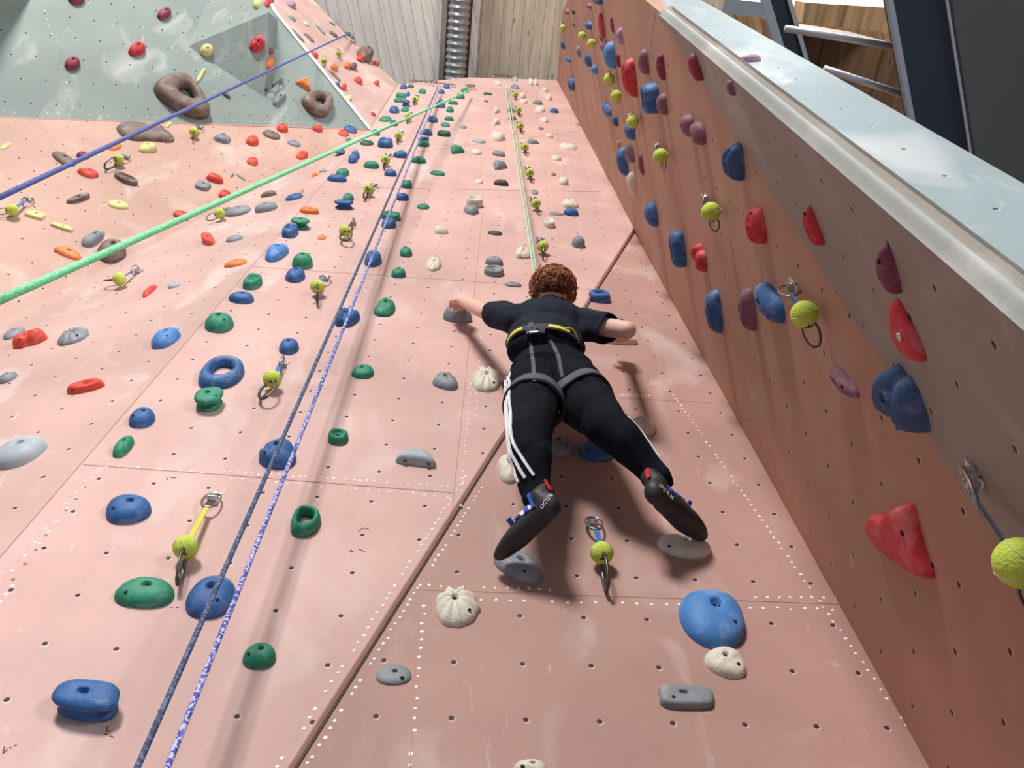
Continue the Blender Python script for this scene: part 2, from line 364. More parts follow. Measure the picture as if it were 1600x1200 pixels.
w1, w2, w3 = Rp('G', -60, 70), Rp('G', 52, -10), Rp('G', -60, -70); r_ = ray(-25, -8); ap2 = CAM + r_ * (gp.d - .3) / (gp.N @ r_)
mb = MB(); mb.add([w1, w2, w3, ap2], [(0, 1, 3), (1, 2, 3), (2, 0, 3), (0, 2, 1)])
vol2 = mb.build('wall_left_wedge', MT['wall_grey'], None, False); tag(vol2, kind='structure'); vol2.data.uv_layers.new(name='holes')
# far left strip under the roof
panel('wall_left_top', [T, TL, CAM + ray(545, 59) * 10.9 / ray(545, 59)[2], U1, Rp('U', 400, -90), Rp('U', 395, -40), Rp('U', 427, 15), Rp('U', 572, 198)], 'U', MT['wall_pink_left'],
      seams=[(T, TL, .03)])

# ------------------------------------------------------------------ ceiling, duct, roof beams
def wood_mat(name, col, rot=0.0, dark=.55, pitch=.14, sc_=1.0):
    m = mat(name, col, .55, spec=.3); nt = m.node_tree; b = nt.nodes['Principled BSDF']; N = nt.nodes.new; Lk = nt.links.new
    tc = N('ShaderNodeTexCoord'); mp = N('ShaderNodeMapping'); mp.inputs['Rotation'].default_value = (0, 0, rot); Lk(tc.outputs['Object'], mp.inputs[0])
    m2 = N('ShaderNodeMapping'); m2.inputs['Scale'].default_value = (9 * sc_, .7 * sc_, 9 * sc_); Lk(mp.outputs[0], m2.inputs[0])
    n = N('ShaderNodeTexNoise'); n.inputs['Scale'].default_value = 1.6; n.inputs['Detail'].default_value = 8; n.inputs['Distortion'].default_value = .8; Lk(m2.outputs[0], n.inputs['Vector'])
    r = N('ShaderNodeValToRGB'); r.color_ramp.elements[0].position = .32; r.color_ramp.elements[1].position = .62
    r.color_ramp.elements[0].color = (*[x * dark for x in col], 1); r.color_ramp.elements[1].color = (*col, 1); Lk(n.outputs['Fac'], r.inputs[0])
    sep = N('ShaderNodeSeparateXYZ'); Lk(mp.outputs[0], sep.inputs[0])
    d = N('ShaderNodeMath'); d.operation = 'DIVIDE'; d.inputs[1].default_value = pitch; Lk(sep.outputs[0], d.inputs[0])
    f = N('ShaderNodeMath'); f.operation = 'FRACT'; Lk(d.outputs[0], f.inputs[0])
    g = N('ShaderNodeMath'); g.operation = 'LESS_THAN'; g.inputs[1].default_value = .06; Lk(f.outputs[0], g.inputs[0])
    mx = N('ShaderNodeMix'); mx.data_type = 'RGBA'; Lk(g.outputs[0], mx.inputs['Factor']); Lk(r.outputs[0], mx.inputs['A']); mx.inputs['B'].default_value = (*[x * .45 for x in col], 1)
    kn = N('ShaderNodeTexVoronoi'); kn.inputs['Scale'].default_value = 1.0
    m3 = N('ShaderNodeMapping'); m3.inputs['Scale'].default_value = (5 * sc_, 2.2 * sc_, 5 * sc_); Lk(mp.outputs[0], m3.inputs[0]); Lk(m3.outputs[0], kn.inputs['Vector'])
    kr = N('ShaderNodeMapRange'); kr.inputs[1].default_value = .05; kr.inputs[2].default_value = .12; kr.inputs[3].default_value = .75; kr.inputs[4].default_value = 0; Lk(kn.outputs['Distance'], kr.inputs[0])
    mk = N('ShaderNodeMix'); mk.data_type = 'RGBA'; Lk(kr.outputs[0], mk.inputs['Factor']); Lk(mx.outputs['Result'], mk.inputs['A']); mk.inputs['B'].default_value = (*[x * .3 for x in col], 1)
    Lk(mk.outputs['Result'], b.inputs['Base Color']); return m
MT['ceil_l'] = wood_mat('lit_ceiling_boards', (.92, .86, .78), rot=math.radians(14), dark=.8)  # boards paler on this side, with window light put into the colour
MT['ceil_r'] = wood_mat('ceiling_boards', (.66, .55, .43), rot=0, dark=.72)
MT['glulam'] = wood_mat('glulam_timber', (.66, .40, .20), rot=0, pitch=.5)
MT['steel'] = mat('dark_steel', (.035, .045, .062), .45, metal=.3)
MT['steel_edge'] = mat('lit_steel_edge', (.42, .46, .55), .45, metal=.2)  # beam rims coloured pale for the light they catch
MT['zinc'] = mat('zinc_duct', (.42, .42, .42), .35, metal=.7)
MT['dark_panel'] = mat('dark_grey_panel', (.085, .095, .085), .7, var=.08, scale=2)
MT['rail'] = mat('galvanised_tube', (.6, .63, .68), .4, metal=.4)
ZC = 13.9
def slab(name, x0, y0, x1, y1, z, m, th=.06, kind='structure'):
    mb = MB(); mb.box(((x0 + x1) / 2, (y0 + y1) / 2, z + th / 2), (((x1 - x0) / 2, 0, 0), (0, (y1 - y0) / 2, 0), (0, 0, th / 2))); return tag(mb.build(name, m, None, False), kind=kind)
def atz(px, py, z): r = ray(px, py); return CAM + r * (z - CAM[2]) / r[2]
xd = atz(716, 60, ZC)[0]
slab('ceiling_left', -7, -9, xd - .16, 5, ZC, MT['ceil_l'])
slab('ceiling', xd - .16, -9, 2.8, 5, ZC + .05, MT['ceil_r'])
slab('ceiling_right', 2.8, .55, 9, 6, ZC + .3, wood_mat('far_ceiling_boards', (.62, .36, .18), rot=.5, pitch=.3))
mb = MB(); yb = [-2.4 + .045 * k for k in range(150)]
mb.tube([(xd, y, ZC - .16) for y in yb], [.148 if k % 2 else .122 for k in range(150)], 20)
mb.box((xd - .2, 1.2, ZC - .05), ((.035, 0, 0), (0, 3.7, 0), (0, 0, .05)))
tag(mb.build('ventilation_duct', MT['zinc'], None, False), 'round ribbed metal ventilation duct running along the wooden ceiling above the wall', 'duct')
mb = MB(); mb.box((xd + .22, 1.2, ZC - .03), ((.05, 0, 0), (0, 3.7, 0), (0, 0, .05))); tag(mb.build('trim_5', MT['ceil_l'], None, False), kind='structure')
def strip_beam(name, px0, px1, slope, z, wd_edge, label, group=None):
    """horizontal roof beam: web under-face between pixel columns px0 and px1 at the picture's top, heading for a common direction"""
    vpx = px0 + slope * 3105; d = nrm(BM @ A([(vpx - 800) / F_PX, 2505 / F_PX, 1.0]) * A([1, 1, 0]))
    a = atz(px0, 0, z); b = atz(px1, 0, z); s = np.cross(d, [0, 0, 1]); s = nrm(s); 
    if s @ (b - a) < 0: s = -s
    wid = abs((b - a) @ s); c = a + s * wid / 2
    e = empty(name, c); 
    def part(nm, off, hw, z0, z1, m):
        mb = MB(); mb.box(s * off + d * .6 + A([0, 0, (z0 + z1) / 2]), (d * 3.2, s * hw, A([0, 0, (z1 - z0) / 2]))); return mb.build(nm, m, e, False)
    part('web', 0, wid / 2 - .004, .0, .05, MT['steel']); part('web', 0, .012, .05, .40, MT['steel']); part('flange', -wid / 2, wd_edge, -.012, .03, MT['steel_edge']); part('flange', wid / 2, wd_edge * .5, -.012, .03, MT['steel_edge'])
    return tag(e, label, 'beam', group), c, d, s, wid
bm1 = strip_beam('steel_beam', 1390, 1478, .183, 5.9, .012, 'wide dark steel roof beam crossing beside the dark grey ceiling panel')
bm2 = strip_beam('steel_beam', 1196, 1233, .30, 8.4, .03, 'narrow blue-grey steel beam rising behind the pale end of the buttress')
_, c, d, s, wid = bm1
mb = MB(); mb.box(c + s * (wid / 2 + 1.35) + d * .6 + A([0, 0, .10]), (d * 3.2, s * 1.30, A([0, 0, .04]))); tag(mb.build('ceiling_panel', MT['dark_panel'], None, False), kind='structure')
def rail(p, q, z, r, lab):
    mb = MB(); a = atz(*p, z); b = atz(*q, z); t = (b - a); mb.tube([a - t * .02, b + t * .06], r, 10); tag(mb.build('brace_tube', MT['rail']), lab, 'tube', 'galvanised tubes between the roof beams')
rail((1230, 45), (1393, 72), 6.1, .017, 'upper galvanised brace tube between the two steel roof beams')
rail((1290, 108), (1409, 147), 6.1, .017, 'lower galvanised brace tube between the two steel roof beams')
# glulam box: lit face and shaded underside put into two timber colours
def prism(name, pts, z, h, m, shift=(0, 0, 0)):
    P = [atz(*p, z) + A(shift) for p in pts]; n = len(P); V = P + [p + A([0, 0, h]) for p in P]
    mb = MB(); mb.add(V, [tuple(range(n)), tuple(range(n, 2 * n))[::-1]] + [(i + n, (i + 1) % n + n, (i + 1) % n, i) for i in range(n)]); return mb.build(name, m, None, False)
t1 = prism('timber_beam', [(1246, 44), (1398, 68), (1500, 420), (1240, 260)], 8.9, 1.1, wood_mat('shaded_timber', (.24, .13, .07), pitch=.5))
tag(t1, 'big glulam timber beam with dark underside seen past the buttress edge', 'beam')
t2 = prism('timber_block', [(1259, 4), (1389, 12), (1392, 52), (1254, 36)], 8.6, .28, MT['glulam'])
tag(t2, 'pale timber block set as the lit face of the big glulam beam', 'timber block')
# skylight strip in the roof
MT['glass'] = mat('skylight_glass', (.9, .95, 1), .3, emit=((.80, .93, 1.0), 1.6))
sk = slab('window_1', 2.8, -3.0, 8, .36, ZC + .2, MT['glass'], .03)
slab('floor', -7, -6, 6, 3, -.1, mat('rubber_floor', (.22, .25, .30), .8, var=.15, scale=3), .1)

slab('wall_far_right', 9.0, -9, 9.1, 6, 0, MT['dark_panel'], 14.2)
slab('wall_far_back', 2.2, 5.9, 9.0, 6.0, 0, MT['glulam'], 14.2)
# ------------------------------------------------------------------ climbing holds
HC = {  # colour: (base, words)
 'B': ((.026, .105, .29), 'blue'), 'b': ((.06, .21, .50), 'light blue'), 'N': ((.035, .085, .20), 'dark blue'), 'G': ((.018, .22, .125), 'green'), 'g': ((.012, .085, .05), 'dark green'),
 'R': ((.50, .028, .04), 'red'), 'r': ((.24, .03, .055), 'dark red'), 'O': ((.80, .20, .045), 'orange'), 'o': ((.66, .065, .035), 'orange-red'), 'Y': ((.66, .60, .24), 'pale yellow'),
 'K': ((.17, .115, .09), 'brown'), 'S': ((.22, .24, .26), 'grey'), 's': ((.36, .40, .44), 'light grey'), 'D': ((.06, .052, .048), 'dark grey'), 'C': ((.64, .59, .49), 'cream'),
 'P': ((.22, .085, .125), 'purple'), 'p': ((.40, .25, .36), 'lilac'), 'm': ((.20, .045, .075), 'maroon')}
MH = {k: mat(v[1].replace(' ', '_').replace('-', '_') + '_resin', v[0], .55, var=.10, scale=14, bump=.35, bscale=160, chalk=.22 if k not in 'Cs' else .1, chscale=16, spec=.35) for k, v in HC.items()}
MT['bolt'] = mat('hold_bolt', (.10, .10, .11), .35, metal=.8)
MT['hole'] = mat('screw_hole_dark', (.012, .012, .014), .8)
PROF = {
 'D': [(1, 0), (1.0, .10), (.985, .26), (.94, .46), (.84, .68), (.68, .86), (.5, .95), (.34, .99), 'h'],
 'F': [(1, 0), (1.0, .14), (.96, .42), (.86, .70), (.7, .88), (.5, .97), (.34, 1.0), 'h'],
 'M': [(.86, 0), (.90, .10), (.76, .22), (.64, .38), (.70, .54), (.97, .64), (1.0, .76), (.93, .90), (.74, .97), (.45, 1.0), 'h'],
 'W': [(1, 0), (1.0, .16), (.98, .5), (.95, .8), (.87, .97), (.78, .98), (.68, .85), (.5, .62), (.34, .54), 'h'],
 'J': [(1, 0), (1.0, .15), (.97, .45), (.92, .75), (.80, .96), (.66, 1.0), (.54, .90), (.42, .70), (.3, .58), 'h'],
 'O': [(1, 0), (1.0, .2), (.98, .48), (.92, .76), (.82, .95), (.72, 1.0), (.62, .93), (.55, .72), (.51, .40), (.50, 0)],
 'P': [(1, 0), (1.0, .3), (.96, .7), (.87, .95), (.74, 1.0), (.52, .97), (.36, .82), (.29, .4), (.28, 0)],
 'C': [(1, 0), (.99, .2), (.93, .48), (.80, .72), (.62, .88), (.45, .95), (.32, .99), 'h'],
 'S': [(1, 0), (.99, .2), (.9, .46), (.76, .66), (.58, .84), (.42, .93), (.3, .9), 'h'],
 'L': [(1, 0), (1.0, .12), (.97, .34), (.90, .58), (.78, .80), (.62, .93), (.45, .98), (.32, .98), 'h'],
 'V': [(1, 0), (1.0, .12), (.98, .38), (.93, .70), (.86, .93), (.74, 1.0), (.52, .96), (.34, .92), 'h'],
 'T': [(1, 0), (1.0, .10), (.94, .36), (.80, .66), (.62, .88), (.45, .98), (.3, 1.0), 'h'],
 'K': [(1, 0), (1.0, .25), (.97, .62), (.9, .88), (.78, .97), (.55, 1.0), (.34, 1.0), 'h'],
}
QD = {'D': .85, 'F': .42, 'M': 1.05, 'W': .6, 'J': .8, 'O': .75, 'C': .65, 'S': .5, 'L': .75, 'V': .6, 'T': .55, 'K': .55}
SHAPEW = {'D': 'domed', 'F': 'low flat', 'P': 'ring-shaped', 'M': 'mushroom-lipped', 'W': 'dished', 'J': 'pocketed', 'O': 'ring-shaped', 'C': 'craggy', 'S': 'ribbed shell', 'L': 'two-lobed', 'V': 'ledge-shaped', 'T': 'pointed', 'K': 'blocky'}
def hold_unit(typ, seed, cy, detail):
    rnd = random.Random(seed); nt_ = 30 if detail else 16
    prof = list(PROF[typ]); hr = .17
    if prof[-1] == 'h':
        z = prof[-2][1]; prof = prof[:-1] + ([(hr * 1.35, z), (hr, z - .04), (hr * .9, z - .42), (.0, z - .44)] if detail else [(hr * 1.3, z), (hr, z - .3), (0, z - .32)])
    if not detail: prof = [p for i, p in enumerate(prof) if i % 2 == 0 or i >= len(prof) - 3]
    ph = [rnd.uniform(0, 6.28) for _ in range(5)]; ex = {'D': 2.3, 'K': 4.5, 'V': 2.6, 'F': 2.2, 'O': 2.4, 'J': 2.7, 'M': 2.6, 'W': 2.2}.get(typ, 2.2)
    am = {'D': .03, 'C': .08, 'S': .04, 'K': .04, 'L': .03, 'T': .02, 'F': .04, 'O': .05, 'M': .05, 'V': .03}.get(typ, .04)
    cx = rnd.uniform(-.14, .14); lob = rnd.choice((0, 1))
    V = []; cell = [(rnd.uniform(-1, 1), rnd.uniform(-1, 1), rnd.uniform(-.16, .16)) for _ in range(9)]
    for i, (r, z) in enumerate(prof):
        for j in range(nt_):
            th = 2 * math.pi * j / nt_; c, s = math.cos(th), math.sin(th)
            R = (abs(c) ** ex + abs(s) ** ex) ** (-1 / ex)
            R *= 1 + am * (math.sin(2 * th + ph[0]) + .7 * math.sin(3 * th + ph[1]))
            if typ == 'S': R *= 1 + .07 * math.cos(9 * th) * (1 if s > -.3 else .3)
            if typ == 'T': R = min(R, .55 / max(.2, math.cos(((th + math.pi / 2 + .35) % (2 * math.pi / 3)) - math.pi / 3)) * 1.0)
            if typ == 'L': R *= .86 + .26 * (s * s) - .18 * math.exp(-(s / .3) ** 2)
            if typ == 'V' and s < 0: R *= 1 - .35 * abs(s) ** .8
            x, y = R * c, R * s
            if typ == 'O': q = r; X, Y = x * q, y * q + (1 - r) * .18
            else: X, Y = cx + (x - cx) * r, cy + (y - cy) * r
            Z = z
            if 0 < z and .28 < r < .99:
                if typ == 'C':
                    d = sorted(((X - a) ** 2 + (Y - b) ** 2, h) for a, b, h in cell)[0][1]; Z += d + .06 * math.sin(9 * X + ph[2]) * math.sin(8 * Y + ph[3])
                elif typ == 'S': Z += .13 * math.cos(9 * th)
                elif typ == 'L': Z *= .72 + .36 * min(1, abs(Y) * 1.6) * (1 if Y > 0 or lob else .75)
                else: Z += .035 * math.sin(4 * X + ph[2]) * math.cos(3.4 * Y + ph[3])
                if typ == 'V': Z *= 1 + .25 * Y
            V.append((X, Y, Z))
    n = len(prof); Fc = []
    for i in range(n - 1):
        for j in range(nt_): Fc.append((i * nt_ + j, i * nt_ + (j + 1) % nt_, (i + 1) * nt_ + (j + 1) % nt_, (i + 1) * nt_ + j))
    if typ == 'O': Fc += [((n - 1) * nt_ + j, (n - 1) * nt_ + (j + 1) % nt_, (j + 1) % nt_, j) for j in range(nt_)]
    return np.array(V, float), Fc, (cx, cy), prof
def fit_box(pl, V, box, q, rot, ratio):
    """base centre, half-sizes and depth on plane pl so that the hold spans the box seen in the photograph"""
    x0, y0, x1, y1 = box; c, s = math.cos(rot), math.sin(rot)
    B0 = pl.ray((x0 + x1) / 2, (y0 + y1) / 2 + (y1 - y0) * .12)
    e = .01
    J = np.stack([project(B0 + pl.x * e) - project(B0), project(B0 + pl.up * e) - project(B0)], 1) / e
    a0 = max(.012, (x1 - x0) / 2 / (abs(J[0, 0]) + .4 * abs(J[0, 1]) + 1)); b0 = max(.012, min(a0 * 1.8, (y1 - y0) * .3 / (abs(J[1, 1]) + 1)))
    if abs(J[0, 0]) < abs(J[0, 1]): a0 = b0
    p = A([0., 0., math.log(a0), math.log(b0)]); tgt = A([x0, y0, x1, y1], float); sz = max(x1 - x0, y1 - y0)
    sel = V if len(V) < 260 else V[::2]
    def pts(p):
        a, b = math.exp(p[2]), math.exp(p[3]); d = q * math.sqrt(a * b)
        X = sel[:, 0] * a; Y = sel[:, 1] * b
        W = B0 + np.outer(c * X - s * Y + p[0] * .05, pl.x) + np.outer(s * X + c * Y + p[1] * .05, pl.up) + np.outer(sel[:, 2] * d, pl.n)
        return W
    def f(p):
        P = project(pts(p)); r = A([P[:, 0].min(), P[:, 1].min(), P[:, 0].max(), P[:, 1].max()]) - tgt
        return np.r_[r / sz * 10, (p[3] - p[2] - math.log(ratio)) * .35]
    lam = .05; r = f(p)
    for it in range(14):
        Jm = np.stack([(f(p + np.eye(4)[i] * 1e-4) - r) / 1e-4 for i in range(4)], 1)
        st = np.linalg.solve(Jm.T @ Jm + lam * np.eye(4), -Jm.T @ r); st = np.clip(st, -.6, .6)
        p2 = p + st; r2 = f(p2)
        if r2 @ r2 < r @ r: p, r, lam = p2, r2, lam * .5
        else: lam *= 4
    a, b = math.exp(p[2]), math.exp(p[3])
    return B0 + pl.x * p[0] * .05 + pl.up * p[1] * .05, a, b, q * math.sqrt(a * b)
HOLDS = []
def hold(pk, col, typ, x0, y0, x1, y1, rot=0.0, q=None, ratio=.85, label=None, cy=None, seed=None, off=0.0):
    pl = PL[pk]; big = (x1 - x0) * (y1 - y0) > 420; seed = seed if seed is not None else int(x0 * 7 + y0 * 13 + x1)
    V, Fc, (cx, cyy), prof = hold_unit(typ, seed, .22 if cy is None else cy, big)
    if q is None: q = QD[typ]
    P, a, b, d = fit_box(pl, V, (x0, y0, x1, y1), q, math.radians(rot), ratio)
    co = V * A([a, b, d]); c, s = math.cos(math.radians(rot)), math.sin(math.radians(rot))
    co = np.stack([c * co[:, 0] - s * co[:, 1], s * co[:, 0] + c * co[:, 1], co[:, 2]], 1)
    o = mesh_obj('climbing_hold', co, Fc, MH[col]); P = P + pl.n * off; o.matrix_world = pl.mat(P)
    if big and typ != 'O':
        hx, hy = cx * a, cyy * b; hx, hy = c * hx - s * hy, s * hx + c * hy
        zb = (prof[-1][1]) * d; rb = min(.0085, .15 * min(a, b)); mb = MB()
        ring = lambda r, z: [(hx + r * math.cos(k * math.pi / 4), hy + r * math.sin(k * math.pi / 4), z) for k in range(8)]
        mb.add(ring(rb, zb - .002) + ring(rb, zb + .005) + ring(rb * .55, zb + .005) + ring(rb * .5, zb + .002), [(8 * i + k, 8 * i + (k + 1) % 8, 8 * i + 8 + (k + 1) % 8, 8 * i + 8 + k) for i in range(3) for k in range(8)] + [tuple(range(24, 32))])
        mb.build('bolt', MT['bolt'], o)
        if (x1 - x0) * (y1 - y0) > 1300:               # small anti-spin screw near the foot of the hold
            sg = 1 if seed % 2 else -1; tx, ty = .55 * sg, -.45
            k = int(np.argmin((V[:, 0] - tx) ** 2 + (V[:, 1] - ty) ** 2 + (V[:, 2] < .3) * 5)); z0 = co[k]
            mb = MB(); mb.ball(z0, np.diag([.0052, .0052, .0025]), nu=10, nv=6); mb.build('screw', MT['hole'], o)
    HOLDS.append(dict(o=o, pk=pk, col=col, typ=typ, c=((x0 + x1) / 2, (y0 + y1) / 2), area=(x1 - x0) * (y1 - y0), label=label, w=x1 - x0, h=y1 - y0))
    return o
def holds(pk, txt):
    for ln in txt.strip().splitlines():
        ln = ln.split('#'); t = ln[0].split()
        if not t: continue
        kw = {}
        for e in t[6:]:
            k, v = e.split('='); kw[k] = float(v)
        hold(pk, t[0], t[1], *[float(v) for v in t[2:6]], label=(ln[1].strip() if len(ln) > 1 else None), **kw)
def outline_hold(pk, col, pts, h, prof='T', ctr=None, label=None, ridge=0.0, bolts=(), seed=1):
    """hold whose foot follows an outline on its wall (picture coordinates are cast onto the wall plane)"""
    pl = PL[pk]; W = [pl.ray(*p) for p in pts]; c = sum(W) / len(W) if ctr is None else pl.ray(*ctr)
    L2 = [((w_ - c) @ pl.x, (w_ - c) @ pl.up) for w_ in W]; n = len(L2); Q = []
    for k in range(n):                                 # Catmull-Rom through the corners
        p0, p1, p2, p3 = [A(L2[(k + j) % n]) for j in (-1, 0, 1, 2)]
        for t in (0, .2, .4, .6, .8): Q.append(.5 * (2 * p1 + (p2 - p0) * t + (2 * p0 - 5 * p1 + 4 * p2 - p3) * t * t + (3 * p1 - p0 - 3 * p2 + p3) * t ** 3))
    if sum(Q[i][0] * Q[(i + 1) % len(Q)][1] - Q[(i + 1) % len(Q)][0] * Q[i][1] for i in range(len(Q))) < 0: Q = Q[::-1]
    pr_ = [p for p in PROF[prof] if p != 'h'] + ([] if prof in 'OP' else [(.2, 1.0), (0, 1.0)]); m = len(Q); V = []
    for r, z in pr_:
        for q in Q:
            x, y = q * r; V.append((x, y, h * z * (1 + ridge * math.sin(26 * x + seed) * math.cos(21 * y + seed)) if z else 0))
    Fc = [(i * m + j, i * m + (j + 1) % m, (i + 1) * m + (j + 1) % m, (i + 1) * m + j) for i in range(len(pr_) - 1) for j in range(m)]
    if prof in 'OP': Fc += [((len(pr_) - 1) * m + j, (len(pr_) - 1) * m + (j + 1) % m, (j + 1) % m, j) for j in range(m)]
    o = mesh_obj('climbing_hold', V, Fc, MH[col]); o.matrix_world = pl.mat(c)
    Va = A(V)
    for bx, by, kind in bolts:
        r_ = ray(bx, by); P = CAM + r_ * (pl.d - h * .9) / (pl.N @ r_) - c; lx, ly = P @ pl.x, P @ pl.up
        k = int(np.argmin((Va[:, 0] - lx) ** 2 + (Va[:, 1] - ly) ** 2)); mb = MB()
        if kind == 'm': mb.tube([(Va[k][0], Va[k][1], Va[k][2] - .004), (Va[k][0], Va[k][1], Va[k][2] + .0035)], .0075, 12)
        else: mb.ball(Va[k], np.diag([.007, .007, .003]))
        mb.build('bolt', MT['hanger'] if kind == 'm' else MT['hole'], o)
    xs = [p[0] for p in pts]; ys = [p[1] for p in pts]
    HOLDS.append(dict(o=o, pk=pk, col=col, typ=prof, c=(sum(xs) / n, sum(ys) / n), area=1, label=label, w=max(xs) - min(xs), h=max(ys) - min(ys)))
    return o
outline_hold('R', 'R', [(1374, 802), (1390, 807), (1404, 796), (1422, 787), (1430, 790), (1440, 826), (1451, 866), (1462, 902), (1438, 892), (1404, 868), (1376, 842), (1366, 818)], .032, 'K', (1412, 838), 'big red pointed wedge low on the coral wall, largest red hold', bolts=((1408, 835, 'h'), (1440, 884, 'h')))
outline_hold('Q', 'R', [(1402, 466), (1418, 490), (1436, 525), (1448, 562), (1428, 556), (1410, 530), (1402, 498)], .022, 'F', (1421, 520), 'long red hold with a shiny screw on the grey-brown strip', bolts=((1408, 526, 'm'), (1402, 502, 'h')))
outline_hold('M', 's', [(618, 722), (628, 712), (646, 708), (664, 711), (676, 720), (680, 731), (650, 728), (632, 726)], .035, 'F', (650, 719), 'pale grey half-moon edge with a dark underside beside the vertical seam', bolts=((634, 713, 'h'), (667, 719, 'h')))
outline_hold('G', 'K', [(240, 137), (256, 124), (280, 120), (300, 132), (317, 155), (327, 178), (318, 186), (298, 184), (268, 170), (246, 152)], .08, 'P', (292, 149), 'large brown doughnut hold on the grey overhang, left one')
outline_hold('G', 'K', [(471, 157), (484, 148), (504, 148), (517, 156), (517, 172), (506, 184), (490, 181), (476, 170)], .07, 'P', (499, 162), 'smaller brown doughnut hold near the tip of the grey overhang')
outline_hold('K', 'K', [(182, 200), (196, 193), (226, 197), (252, 203), (270, 214), (269, 223), (238, 221), (206, 220), (188, 211)], .05, 'D', (226, 209), 'long brown sausage-shaped hold crossed by the dark blue rope below the grey overhang')
holds('M', '''
B M 80 1061 187.5 1129 ratio=.8 cy=.1 #blue mushroom-lipped hold low in the left corner of the pink wall
G F 179 901 272.5 951 q=.55 ratio=.6 #long green oval hold left of the big blue hold behind the ropes
B D 290 899 368 968 q=.6 ratio=1.0 #big blue rounded hold crossed by both blue ropes near the bottom
G D 379 1004 431 1045.5 #dark green button hold lowest of the green holds
G O 454 789 501 840 ratio=1.1 q=.7 #green hold with a finger pocket between the ropes and the diagonal groove
B F 165 772 237 820 rot=14 q=.65 #blue oval hold left of the quickdraw with the yellow sling
B C 404.5 684 463 734 q=.8 #knobbly blue hold right behind the two ropes, above the panel seam
G J 512 669 544.5 696
G D 176 680 210 716
B D 201 636 243 669.5
G M 303 604.5 349.5 644 rot=10 #green mushroom-lipped hold just under the blue ring hold
B O 309.5 555 382 609 q=.45 ratio=.9 #large blue ring hold with an oval opening, leftmost on the back wall
G D 320 487.5 365.5 520.5
B D 436 528 467 554.5
B L 522.5 480 562 512 rot=80 #blue lumpy jug behind the ropes, level with the climber's left hand
G C 584.5 464 617.5 495.5 #green twisted hold with slanting ribs, right of the ropes
G F 549.5 569 584 592 q=.6
S C 676 581 716 610 rot=-15 #grey beak-shaped hold left of the cream shell at the climber's hip
S C 692 472 737 504.5 q=1.1 ratio=.8 #grey craggy hold gripped by the climber's left hand
G J 379 426 410 453
B F 357 455 397 475 q=.7
b C 414 380 451 410 ratio=.8 #pale blue bubbly hold, palest of the blue ones beside the left seam
G D 456.5 394 489 421 q=1.1 #large green ball-like hold beside the pale blue bubbly one
B D 446 417.5 477 442
B D 569.5 391 596 417.5 #round blue hold crossed by the pale rope strand
G D 624.5 384.5 644 402.5
G D 611 417 634 435
C S 665.5 401 690 424
G M 454 339 484 359
B J 440 348 466 372.5
O F 496 367 510 375
O V 468 322 499 335
B M 522 311 552 327.5 rot=10
G D 535 301 553 316
G C 524 262 546 277
B F 511 272 542 285 q=.7
B L 544 234 562 256 ratio=1.3
B F 522 230 539 240
g F 562.5 218.5 584 228
G D 568 251 592.5 264
B D 600 264 620 276
G J 626 281 644 295
B D 617.5 301 639 314
G F 651 318 671 327.5
G W 596 329 626 346
B D 596 339 619 358
G F 672 266 696 275 rot=-8
G D 642.5 244 666 256
C F 742 279 754 288
D F 771 280 795 291 q=.8
C W 728 305 754 325 q=.9
S C 724 320 748 336
C C 677 351.5 701 366.5
D F 762 360 785 368
S D 758 400 786 416
S W 756 414 787 433 #dished grey hold under a grey domed one, left of the climbing rope
S F 788 440 815 449
C C 804 384 831 405
S T 770 250 793 266
S F 830 296 841 304
C D 872 275 888 290
K F 861 270 869 275
C C 860 243 877 252
C C 877 310 904 326
B D 880 324 904 338
S F 857 331 881 337 q=.25
C W 848.5 340 867 357 q=.9
S D 893 368 914 388 q=1.3 #grey ball-shaped hold right of the climbing rope, above the climber's head
G F 720 137.5 733 145
G D 712 146 726 155
G D 700 157 716 164
G D 697 166 709 176
G D 694 181 709 189
G F 689 191 703 199
g W 683 203 704 214
G J 651 218 671 230
B J 653 213 670 220
B D 656 201 676 212
B D 668 181 684 192
B D 679 159 696 169
G F 685 155 694 160
B D 683 139 695 147
B D 693 131 703 139
G D 654 138 666 147
B D 625 131 636 140
g F 636 132 647 137.5
G J 618 144 635 154
B D 634 143 641 151
G D 615 152 630 161
B M 627.5 155 641 167
G F 626 166 639 175
B F 608 165 624 177.5 q=.8
G F 592 181 612 191
B D 609 187 622 197.5
G D 579 202 594 212
B J 590 214 614 232
B D 614 235 637 247.5
G T 704 226 726 241
s C 717.5 193 730 201
s F 737 216 759 224
C F 736 232 753 242
C D 771 126 783 134
s F 799 120 809 128
S F 798 131 811 140
C D 824 122 833 134
C D 832 123 841 134
C D 846 136 856 144
C C 852 147 863 157
C D 811 144 821 154
C F 811 154 824 162.5
S D 832 156 848 164
C F 835 165 852 176
B D 859 169 873 177
C T 771 167.5 781 178
C T 770 184 781 197
C C 766 205 789 221
S K 792 168 807.5 176
K F 794 181 807 188
C C 842.5 182 856 192.5
K F 841 199 850 203
C C 851 208 864 216
S T 823 217 843 225
C S 873 223 902 235
S K 769 235 789 245
g F 755 144 769 149
K F 756 156 763 160
''')
